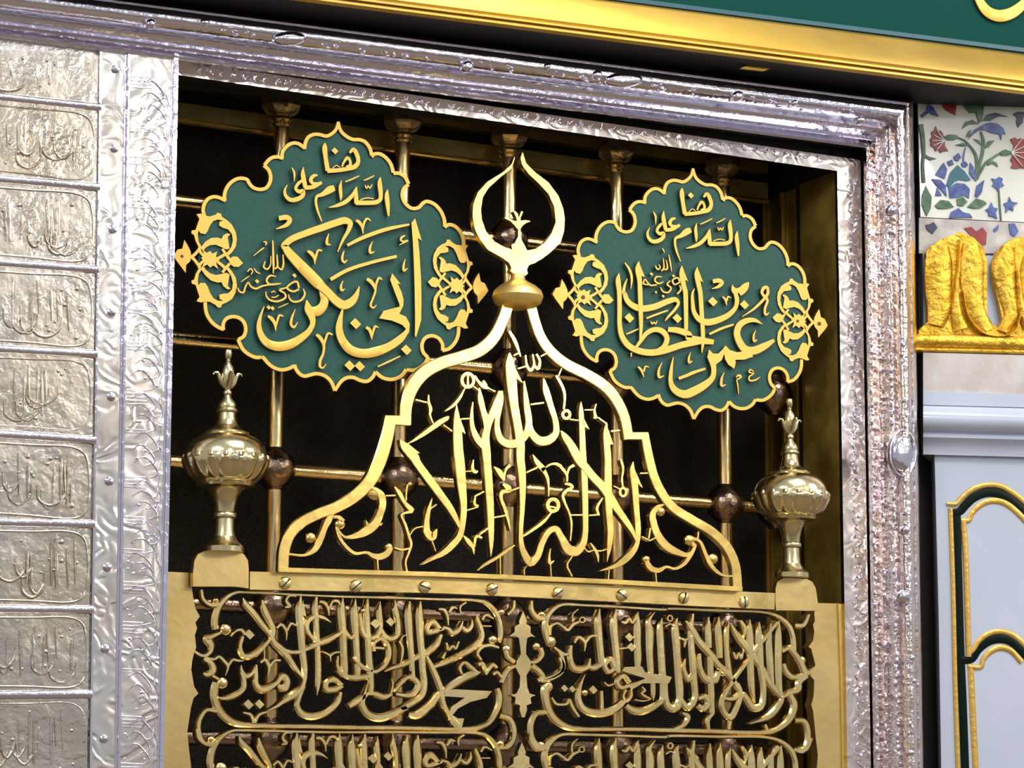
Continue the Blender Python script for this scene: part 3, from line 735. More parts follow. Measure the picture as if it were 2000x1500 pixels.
# ------------------------------------------------------------------ green medallions
Y_MED = 0.012
BORDER = '''
S LB: 102,75,30 112,130,36 135,180,38 190,230,40 255,260,40 320,262,40 380,285,40 430,350,40 452,425,40
S LB: 452,440,40 480,412,40 540,410,40 605,452,40 655,520,40 680,605,40
S LB: 680,612,40 740,612,40 800,650,40 840,725,40
S LB: 838,730,40 790,770,40 772,840,40 800,920,40 870,978,40 945,970,40 985,928,40 1025,907,40 1100,930,40 1170,1000,40 1210,1090,40 1218,1170,40
S LB: 1212,1175,40 1260,1150,40 1320,1165,40 1380,1225,40 1410,1300,40 1415,1380,40
S LD: 1362,770,40 1355,860,40 1320,940,40 1260,1000,40 1190,1020,40
S LD: 1195,1020,38 1190,950,38 1150,890,38 1080,865,40 1010,890,40 977,960,40 992,1040,40 1038,1090,40
S LD: 1040,1085,40 1020,1140,40 970,1190,40 900,1225,40 815,1222,40
S LD: 812,1218,40 770,1275,40 700,1315,40 620,1320,40 550,1295,40 492,1242,40
S LD: 492,1242,40 455,1305,40 400,1342,40 330,1332,40 260,1302,40 190,1305,40 130,1345,40 66,1440,36
S LC: 1726,1440,36 1690,1350,40 1650,1305,40 1600,1275,40 1530,1262,40 1470,1275,40 1410,1288,40 1360,1265,40 1320,1215,40 1302,1168,40
S LC: 1302,1180,40 1240,1210,40 1170,1222,40 1090,1200,40 1030,1155,40 980,1098,40 962,1085,40
S LC: 962,1090,40 900,1090,40 830,1060,40 770,1010,40 732,940,40 718,900,40
S LC: 720,905,40 775,870,40 797,800,40 775,720,40 720,675,40 650,665,40 590,690,40 560,745,40 562,805,40
S LC: 565,800,40 500,770,40 440,720,40 390,640,40 374,560,40 372,505,40
S LA: 364,1062,40 350,1000,40 357,950,40 392,890,40 450,860,40 510,865,40 585,900,40
S LA: 578,902,40 572,850,40 590,780,40 640,710,40 710,670,40 770,667,40 812,682,40 830,715,40 870,760,40 940,782,40 1010,765,40 1050,700,40 1055,640,40 1035,580,40 985,530,40
S LA: 992,532,40 1020,490,40 1070,450,40 1130,442,40 1185,458,40
S LA: 1172,462,40 1180,390,40 1220,335,40 1280,300,40 1340,302,40 1415,352,40
S LA: 1408,360,40 1420,290,40 1450,235,40 1510,207,40 1570,210,40 1640,225,40 1700,195,38 1741,150,36 1763,75,30
'''
# extra board edge under the two side ornaments, and its corner points
EDGE_L = 'P LA: 330,1075 295,1180 268,1250 292,1340 320,1400 300,1470'
EDGE_L2 = 'P LC: 300,100 268,240 276,345 305,430 372,505'
EDGE_R = 'P LB: 1415,1380 1450,1500'
EDGE_R2 = 'P LD: 1440,60 1462,140 1430,245 1425,430 1465,560 1440,680 1362,770'
ORN_UP = [(280,1040),(325,1035),(360,1055),(420,1065),(480,1045),(500,1025),(535,1035),(545,1068),(600,1105),(650,1150),(690,1230),(702,1300),(690,1380),(650,1440),(612,1475),(592,1450),(640,1390),(660,1320),(650,1250),(610,1200),(560,1185),(515,1160),(520,1120),(560,1107),(500,1097),(455,1112),(420,1160),(395,1220),(370,1250),(320,1240),(300,1210),(292,1260),(302,1330),(335,1385),(310,1400),(270,1320),(255,1260),(225,1240),(230,1210),(270,1205),(300,1120),(310,1090)]
ORN_UP2 = [(322,1390),(370,1330),(430,1290),(500,1285),(540,1300),(560,1260),(600,1240),(635,1250),(605,1280),(615,1340),(625,1400),(590,1410),(540,1385),(480,1360),(420,1365),(375,1390),(345,1430)]
# (u, v) local to the ornament's centre, in LC crop pixels
def _loc(x, yA): return (x - 420, yA - 1446.4 - 65 - 0.12 * (x - 420))
ORN = {'leaf': [[_loc(*p) for p in ORN_UP], [_loc(*p) for p in ORN_UP2]],
       'flower': [[(-380, 15), (-340, -60), (-290, -75), (-268, -170), (-230, -110), (-205, -60), (-195, 0), (-210, 50), (-250, 90), (-255, 175), (-300, 120), (-350, 60)]],
       'bud': [[(195, -15), (235, -55), (285, -60), (345, 0), (300, 45), (250, 50), (215, 30)]],
       'star': [[(-95, 0), (-60, -30), (-80, -90), (-35, -60), (0, -85), (25, -60), (75, -90), (60, -35), (100, 0), (62, 30), (85, 95), (35, 62), (0, 88), (-30, 60), (-85, 95), (-58, 32)]],
       'strand': [[(-200, 8, 36), (-150, -40, 34), (-105, -100, 34)], [(-200, -8, 36), (-150, 40, 34), (-105, 100, 34)],
                  [(-112, -112, 30), (-105, -70, 32), (-45, -5, 30)], [(-112, 112, 30), (-105, 70, 32), (-45, 5, 30)],
                  [(50, 0, 30), (110, -35, 32), (160, -70, 34), (195, -85, 30)], [(50, 0, 30), (110, 35, 32), (160, 70, 34), (195, 85, 30)],
                  [(130, -125, 30), (165, -75, 32), (225, 0, 34)], [(130, 125, 30), (165, 75, 32), (225, 0, 34)]]}
ORN_POS = {'ll': ('LC', 420, 65, 1.0, 1.0), 'lr': ('LD', 1335, 340, -0.875, 0.95), 'rl': ('RC', 455, 60, 0.95, 0.99), 'rr': ('RD', 1255, 330, -0.86, 0.94)}
def ornament(parent, key, Y, t):
    cr, cx, cy, sx, sy = ORN_POS[key]; ox, oy, s = CROPS[cr]
    def m(u, v):
        x = cx + u * sx; y = cy + v * sy + 0.12 * (x - cx)
        return [ox + x / s, oy + y / s]
    mb = MB()
    for sgn in (1, -1):
        for pl in ORN['leaf']:
            poly(mb, [m(u, v * sgn) for u, v in pl], Y, t)
    o = mb.build('arabesque_leaf', 'gold_paint', parent)
    mb = MB()
    for st in ORN['strand']:
        ribbon(mb, catmull([m(u, v) + [w * abs(sx) / s] for u, v, w in st]), Y, t * .95)
    mb.build('arabesque_strand', 'gold_paint', parent)
    for nm in ('flower', 'bud', 'star'):
        mb = MB()
        poly(mb, [m(*p) for p in ORN[nm][0]], Y, t * 1.1)
        f = mb.build('arabesque_' + nm, 'gold_paint', parent)
        if nm in ('flower', 'star'):
            c = m(-285 if nm == 'flower' else 0, 0 if nm == 'flower' else 0)
            mb = MB(); blob(mb, c[0], c[1], 24 / s, Y - t * 1.1, 0.0008)
            mb.build('eyelet', 'gold_edge', f)

def med_outline(warp=None):
    seq = []
    def add(txt, sm=True):
        k, P = parse(txt); P = [p[:2] + [1.0] for p in P]
        seq.extend([(q[0], q[1]) for q in (catmull(P) if sm else P)])
    L = BORDER.strip().splitlines()
    for ln in L[:5]: add(ln)
    add(EDGE_R, False); add(EDGE_R2, False)
    for ln in L[5:15]: add(ln)
    k, P = parse(EDGE_L2); 
    seq.extend([(p[0], p[1]) for p in P[::-1]])
    k, P = parse(EDGE_L); seq.extend([(p[0], p[1]) for p in P[::-1]])
    for ln in L[15:]: add(ln)
    out = []
    for p in seq:
        if not out or (abs(p[0] - out[-1][0]) + abs(p[1] - out[-1][1])) > 0.8: out.append(p)
    if warp: out = [warp(*p)[:2] for p in out]
    return out

TOPTEXT = '''
lettering | S LB: -35,295,14 -38,335,50 -28,450,46 -5,585,50 + S LB: -12,585,52 80,582,46 200,565,46 280,540,52 312,490,44 300,420,46 262,362,42 222,400,24 + S LB: 140,545,18 165,490,26 200,452,36 226,482,26 226,530,34 185,545,26 + S LB: 40,560,10 85,530,12 120,552,10
dot | D LB: 66,378,36
lettering | S LB: 617,780,8 610,840,45 620,950,45 628,1060,18
lettering | S LB: 542,652,8 535,705,45 547,850,45 538,890,46 500,915,50 400,922,50 285,920,54 + S LB: 292,930,46 288,850,45 292,752,10 + S LB: 288,765,16 252,840,40 180,910,46 90,950,36 0,972,8 + S LB: 330,890,12 400,872,14 470,880,12
lettering | S LB: 132,688,8 122,760,36 128,850,32 126,898,10
lettering | S LA: 1725,765,60 1680,782,78 1600,832,48 1542,855,32 1530,900,28 1545,990,26 1592,1118,12
vowel_mark | S LB: 175,702,14 250,672,18 322,638,12
vowel_mark | S LB: 368,688,14 425,665,18 478,636,12
vowel_mark | S LB: 382,735,12 398,770,16 415,745,14 432,768,16 455,730,12
lettering | S LA: 1397,548,8 1393,620,46 1422,765,46 + S LA: 1410,765,46 1500,755,46 1590,708,34 + S LA: 1545,632,20 1505,640,38 1475,682,42 1498,718,36 1560,720,30
lettering | S LA: 1392,682,26 1345,720,36 1317,772,32 1350,805,42 1392,800,46 1390,845,46 1330,885,50 1260,890,46 1210,842,36 1203,790,26 1228,733,8
vowel_mark | S LA: 1275,555,12 1302,610,24 1300,697,8
'''
LEFTTEXT = '''
vowel_mark | S LA: 1140,1085,52 1225,1075,56 1255,1102,50 1225,1150,46 1110,1197,10
letter | S LB: 93,1435,12 150,1310,30 212,1200,44 225,1135,60 175,1108,74 60,1137,76 LA: 1600,1180,76 1430,1238,72 1260,1310,70 1195,1375,70 LC: 1205,-60,72 1250,2,92 1330,90,106 1440,202,116 1560,325,112 LD: -80,345,98 0,418,86 80,500,92 160,545,96 240,510,86 290,440,55 320,348,10
letter | S LC: 1575,350,40 1605,420,74 1622,490,84 1600,560,96 1540,608,104 1470,590,80 1432,492,14 + S LC: 1432,500,16 1448,580,76 1485,660,74 1498,730,56 1462,810,60 1380,885,78 1250,958,96 1120,975,96 1010,930,82 950,840,66 935,760,52 945,680,36 988,556,10
letter | P LD: 530,682 575,605 745,560 740,530 690,400 645,280 665,212 755,325 722,318 765,410 785,490 782,550 740,635 810,665 850,740 842,830 795,885 755,865 810,792 770,750 660,705 + S LD: 148,588,18 122,700,56 113,800,76 145,910,86 230,1010,96 360,1050,96 500,1030,100 640,975,86 760,890,76 835,800,30
letter | P LB: 905,1085 975,1320 935,1288 950,1446 968,1746 971,1946 968,2150 915,2328 903,2310 905,2100 900,1800 890,1500 880,1300 866,1130
vowel_mark | S LB: 195,1367,30 350,1290,42 600,1200,42 845,1148,24
vowel_mark | S LD: 20,277,42 200,178,40 450,98,36 712,35,34
vowel_mark | S LB: 802,1262,12 765,1283,26 755,1308,22 778,1327,22 825,1312,14 + S LB: 738,1362,10 785,1340,14 832,1318,12
vowel_mark | S LB: 285,1105,26 320,1125,38 350,1175,28 360,1247,10 + S LB: 358,1190,20 375,1120,26 405,1087,24 438,1112,12
vowel_mark | S LD: 402,270,32 445,298,42 480,350,32 492,395,24 460,490,22 443,548,24 468,572,20 503,542,8 + S LD: 562,278,16 532,260,24 505,305,26 492,390,18
vowel_mark | S LD: 392,775,30 430,802,38 455,905,10 + S LD: 522,780,12 490,766,24 470,812,26 455,880,12
vowel_mark | S LC: 1028,658,26 1070,690,40 1100,740,32 1108,812,10 + S LC: 1188,662,16 1150,650,24 1130,692,26 1110,780,12
vowel_mark | S LC: 1532,852,32 1575,888,42 1610,960,32 1605,1050,26 1573,1130,32 1575,1190,28 1602,1200,20 1635,1158,8 + S LC: 1702,855,20 1658,840,24 1630,900,26 1612,975,16
vowel_mark | S LA: 1440,1425,26 1480,1450,42 1512,1500,30 LC: 1516,120,8 + S LA: 1592,1422,20 1552,1420,24 1530,1480,24 LC: 1520,90,8
vowel_mark | S LA: 1662,1243,8 1645,1300,26 1645,1352,30 1682,1362,10
vowel_mark | S LB: 462,1323,8 435,1390,26 440,1443,28 482,1430,8
vowel_mark | S LB: 165,1420,8 LD: 152,10,22 145,70,27 168,96,24 198,68,8
vowel_mark | S LD: 152,288,8 130,350,26 140,390,28 172,374,8
vowel_mark | S LD: 802,63,8 785,130,24 790,183,27 828,158,8
vowel_mark | S LC: 1312,588,8 1277,680,26 1270,748,30 1298,776,27 1338,722,8
dot | D LD: 282,738,58
dot | D LD: 812,1013,56
dot | D LD: 220,1178,56
dot | D LD: 325,1184,54
vowel_mark | S LD: 512,1188,18 640,1130,22 748,1078,14
small_lettering | S LA: 1075,1315,16 1080,1440,22 LC: 1083,100,24 1085,150,22 1080,215,10 + S LC: 1122,15,14 1125,145,20 1100,165,16 + S LC: 1185,15,12 1190,120,20 1168,172,20 1128,140,14 + S LC: 998,85,12 985,148,20 1022,168,20 1052,130,16 1058,30,10
small_lettering | S LC: 1112,245,10 1050,238,22 1014,285,22 1042,325,22 1110,325,20 1165,318,12 + S LC: 1060,328,20 970,345,20 900,372,22 850,350,20 820,308,16 790,360,20 770,412,20 730,402,20 712,362,10
small_lettering | S LC: 1352,365,22 1330,300,22 1270,318,20 1228,365,22 1290,402,22 1352,378,20 + S LC: 1232,358,16 1150,388,22 1200,420,20 1212,462,22 1130,505,22 1050,492,22 1010,450,18 1003,402,10
small_lettering | S LC: 1395,375,12 1412,430,22 1370,495,22 1290,508,22 1250,472,18 1243,432,10
small_dot | D LC: 912,296,24
small_dot | D LC: 1303,236,24
small_dot | D LC: 1032,570,24
small_dot | D LC: 1076,577,24
vowel_mark | S LC: 745,302,8 790,268,12 835,238,10
vowel_mark | S LC: 812,195,14 845,165,16 868,190,14 850,225,12
vowel_mark | S LC: 880,160,12 912,200,16 945,215,12
vowel_mark | S LA: 875,1478,8 930,1432,14 985,1390,18
vowel_mark | S LA: 980,1330,14 1010,1335,18 1000,1365,14
vowel_mark | S LC: 1130,572,8 1190,548,12 1240,525,8
vowel_mark | S LC: 1060,415,12 1085,400,14 1105,412,10
vowel_mark | S LC: 1062,462,12 1100,462,14 1140,440,10
'''
RIGHTTEXT = '''
small_lettering | S RA: 1408,1058,10 1425,1140,18 1440,1242,10 + S RA: 1380,1118,10 1392,1215,20 1360,1226,18 + S RA: 1345,1098,10 1352,1215,20 1322,1240,18 + S RA: 1255,1182,16 1285,1222,20 1312,1200,16 1296,1170,12
small_lettering | S RA: 1330,1308,10 1270,1308,20 1252,1350,20 1300,1382,20 1345,1362,12 + S RA: 1275,1395,18 1200,1402,20 1168,1372,18 1140,1335,16 1122,1382,20 1172,1398,14
small_lettering | S RA: 1532,1362,20 1508,1318,20 1450,1345,20 1470,1392,20 1532,1370,18 + S RA: 1422,1350,16 1388,1392,20 1432,1432,20 1400,1482,20 1340,1472,20 1312,1425,12 + S RA: 1532,1400,14 1547,1450,20 1505,1500,18
small_dot | D RA: 1215,1275,20
small_dot | D RA: 1462,1296,18
small_dot | D RC: 1345,52,18
small_dot | D RC: 1265,8,16
vowel_mark | S RA: 1335,988,12 1350,1010,16 1358,1035,8
vowel_mark | S RA: 912,1148,14 965,1222,28 992,1320,28 980,1442,8
letter | S RA: 848,1266,8 838,1335,54 852,1480,54 RC: 855,200,52 858,400,54 885,510,64 950,605,70 1050,662,74 1200,690,76 1350,668,78 1550,605,74 RD: 0,590,76 150,565,60
letter | S RA: 1070,1132,8 1062,1210,62 1080,1350,54 RC: 1086,10,54 1092,200,52 1096,400,42 1088,545,26 + P RA: 1080,1165 1138,1312 1095,1295 + S RC: 1030,642,26 1090,560,42 1160,470,54 1250,430,60 1340,452,66 1388,530,60 1355,620,56 1250,672,24
letter | S RA: 942,1328,10 915,1400,28 903,1485,42 RC: 912,20,48 940,95,58 1000,155,68 1100,192,76 1250,172,72 1400,112,66 1490,92,54 1520,130,34 1482,200,32 1405,285,26 1368,332,8
letter | S RA: 1556,1180,8 1560,1260,60 1578,1400,54 RC: 1598,0,54 1605,200,50 1607,430,44 + P RA: 1570,1215 1627,1358 1592,1338 + S RC: 1400,428,56 1520,440,70 1640,492,74 RD: 20,520,76 160,552,80 300,570,56
letter | S RB: 113,1196,8 112,1270,56 132,1400,54 RD: 148,0,52 163,200,50 176,400,48 180,560,42 165,692,8 + P RB: 128,1228 182,1375 148,1345
letter | S RB: 82,1438,10 60,1495,28 RD: 62,120,40 78,230,50 135,312,64 225,347,78 350,322,72 470,262,62 545,182,48 562,100,50 545,20,50 RB: 520,1455,46 508,1398,10 + S RB: 515,1420,20 545,1460,56 600,1452,62 650,1405,52 690,1368,14 + S RB: 690,1375,20 670,1430,40 630,1475,50 RD: 590,30,50
dot | D RD: 287,115,54
dot | D RD: 642,150,52
dot | D RC: 965,297,56
dot | D RC: 1505,302,54
vowel_mark | S RB: 290,1357,46 365,1350,52 395,1372,44 360,1412,38 278,1442,8
vowel_mark | S RB: 840,1492,30 862,1435,42 900,1425,36 912,1480,34 RD: 895,50,34 760,190,28 618,284,8 + S RD: 835,0,30 865,50,34 905,95,30 876,200,28 886,262,28 925,238,8
vowel_mark | S RD: 398,58,18 430,90,28 445,157,8 + S RD: 495,72,12 462,60,20 448,105,18
letter | S RD: 845,367,8 760,325,48 670,330,64 592,380,74 562,470,74 592,570,80 655,652,88 750,668,94 880,612,78 980,548,36 + P RD: 428,608 480,660 560,685 640,675 720,640 740,735 640,768 540,770 545,800 528,872 460,822 425,762 415,700 390,770 340,810 310,830 320,900 300,930 262,830 225,740 245,652 290,700 350,700 400,650
letter | S RD: 282,770,80 300,880,58 285,970,62 200,1052,84 80,1122,98 RC: 1600,1158,96 1525,1142,86 1460,1090,72 1430,1010,52 1435,880,38 1457,738,8
vowel_mark | S RD: 247,482,26 380,420,30 522,372,22
vowel_mark | S RC: 1522,980,34 1640,935,38 RD: 60,918,38 208,868,26
vowel_mark | S RC: 1158,302,20 1280,255,24 1402,212,16
vowel_mark | S RC: 928,482,16 1000,452,20 1067,422,14
vowel_mark | S RC: 1205,335,14 1222,365,18 1242,345,14 1258,365,18 1278,330,12
vowel_mark | S RD: 772,438,8 750,500,24 758,560,27 790,540,8
vowel_mark | S RC: 1332,797,8 1296,890,27 1302,965,30 1355,948,8
vowel_mark | S RC: 1652,687,8 1635,750,24 1640,802,27 1674,780,8
vowel_mark | S RD: 412,912,8 387,990,27 390,1062,30 436,1048,8
vowel_mark | S RC: 1062,848,22 1100,888,30 1125,968,8 + S RC: 1183,852,12 1145,845,20 1128,902,22
vowel_mark | S RD: 548,968,12 578,945,27 605,958,22 582,980,20 560,992,16 568,1060,16 577,1155,8
vowel_mark | S RD: 752,902,10 715,880,18 700,908,18 752,922,14 702,960,18 706,1002,20 770,996,20 824,962,8
vowel_mark | S RC: 990,690,20 985,735,12
'''
def medallion(name, label, warp, keys, text):
    out = med_outline(warp)
    base = at(*min([(abs(p[1] - max(q[1] for q in out)), p) for p in out])[1], Y_MED)
    t = thing(name, label, 'plaque', base, 'green calligraphy plaques')
    mb = MB(); poly(mb, out, Y_MED, 0.003, back=0.006); mb.build('board', 'medallion_green', t)
    BL = BORDER.strip().splitlines()
    for half in (BL[15:] + BL[:5], BL[5:15]):
        mb = MB()
        for ln in half: draw(mb, ln, Y_MED - 0.003, 0.004, 'flat', warp, back=0.002)
        mb.build('scalloped_border', 'gold_paint', t)
    for k in keys: ornament(t, k, Y_MED - 0.003, 0.0045)
    draw_parts(TOPTEXT, t, Y_MED - 0.009, 0.004, 'gold_paint', warp=warp, back=0.001)
    draw_parts(text, t, Y_MED - 0.009, 0.004, 'gold_paint', back=0.001)
    # standoff pins that carry the raised lettering
    return t
medallion('calligraphy_plaque', 'scalloped green plaque with gold script, above the finial beside the wide engraved silver strip', None, ('ll', 'lr'), LEFTTEXT)
_A = [(658.7,232.5),(652.1,769.4),(408.4,507.1),(889.2,558.5),(799.6,361.3),(462.5,663),(510.1,697.5),(724.9,307.1)]
_B = [(1352.5,322.8),(1353,824.8),(1138.9,580.4),(1557.5,627.2),(1476.9,442.4),(1187.4,725.1),(1230.7,754.6),(1408.5,394.7)]
_H = homography(_A, _B)
def _warp(x, y):
    u, v = _H(x, y); return u, v, 0.90
medallion('calligraphy_plaque', 'scalloped green plaque with gold script, nearer the floral tile panel and fluted silver post', _warp, ('rl', 'rr'), RIGHTTEXT)
# ------------------------------------------------------------------ arched crest with crescent
Y_ARC = -0.034
arch = thing('arched_crest', 'bright brass onion-arch crest of openwork script topped by a crescent', 'crest', at(1000, 1128, Y_ARC))
mb = MB()
draw(mb, 'S S: 551,1116,21 554,1073,21 565,1044,21 586,1022,21 620,1004,21 658,990,22 692,969,24 719,942,25 736,910,26 748,875,26 757,840,24 761,815,22', Y_ARC, 0.007, 'flat', back=0.008)
draw(mb, 'L S: 750,821,19 800,822,19', Y_ARC, 0.007, 'flat', back=0.008)
draw(mb, 'S S: 789,831,22 792,790,24 803,757,26 826,729,26 860,710,25 900,698,25 935,685,25 962,660,24 980,625,22 994,585,22', Y_ARC, 0.007, 'flat', back=0.008)
mb.build('arch_band', 'brass_bright', arch)
mb = MB()
draw(mb, 'S S: 1030,585,22 1036,605,20 1043,630,20 1054,660,20 1072,686,21 1100,710,22 1150,736,22 1184,760,22 1206,790,21 1219,823,20 1225,858,19', Y_ARC, 0.007, 'flat', back=0.008)
draw(mb, 'L S: 1216,852,15 1263,852,15', Y_ARC, 0.007, 'flat', back=0.008)
draw(mb, 'S S: 1256,846,15 1262,880,17 1274,930,18 1289,962,18 1311,991,18 1348,1015,18 1388,1039,18 1417,1068,18 1433,1103,18 1438,1150,18', Y_ARC, 0.007, 'flat', back=0.008)
mb.build('arch_band', 'brass_bright', arch)
mb = MB(); draw(mb, 'L S: 542,1113,10 700,1118,10 850,1122,10 1000,1128,10 1200,1137,10 1446,1151,10', Y_ARC, 0.007, back=0.008); mb.build('base_strip', 'brass_bright', arch)
# knob under the crescent: turned, in the round
c = at(1011, 604, Y_ARC); k, kv = pxm(1011, 577, Y_ARC)
mb = MB(); mb.lathe([(16*k, 0), (30*k, 3*k), (41*k, 11*k), (45*k, 22*k), (42*k, 32*k), (32*k, 41*k), (19*k, 48*k), (13*k, 53*k), (12*k, 62*k)], c, 28); mb.build('knob', 'brass_knob', arch)
mb = MB()
draw(mb, 'P AG: 985,-10 1030,130 1130,230 1300,360 1420,520 1480,680 1500,800 1490,950 1450,1090 1340,1200 1240,1280 1130,1345 1060,1370 1035,1430 1050,1470 1012,1500 1012,1640 890,1640 885,1480 835,1440 850,1400 820,1340 740,1280 560,1180 470,1060 400,920 375,760 385,620 440,480 560,350 740,240 850,140 885,50 890,70 850,190 700,310 570,430 500,540 475,700 490,820 540,960 640,1080 760,1150 860,1180 850,1120 890,1100 930,1020 932,925 958,925 970,1060 1010,1130 1040,1190 1140,1175 1260,1090 1340,980 1390,840 1370,650 1300,500 1180,370 1060,260 980,150 960,60', Y_ARC, 0.006, back=0.008)
mb.build('crescent', 'brass_bright', arch)
mb = MB(); draw(mb, 'P AG: 930,930 890,880 840,830 770,795 775,780 830,798 890,828 922,830 910,780 878,715 895,705 930,735 945,790 960,740 975,705 998,718 965,790 968,826 1010,818 1080,825 1082,838 1040,850 990,885 962,930', Y_ARC, 0.004, back=0.008)
mb.build('fleuron', 'brass', arch)

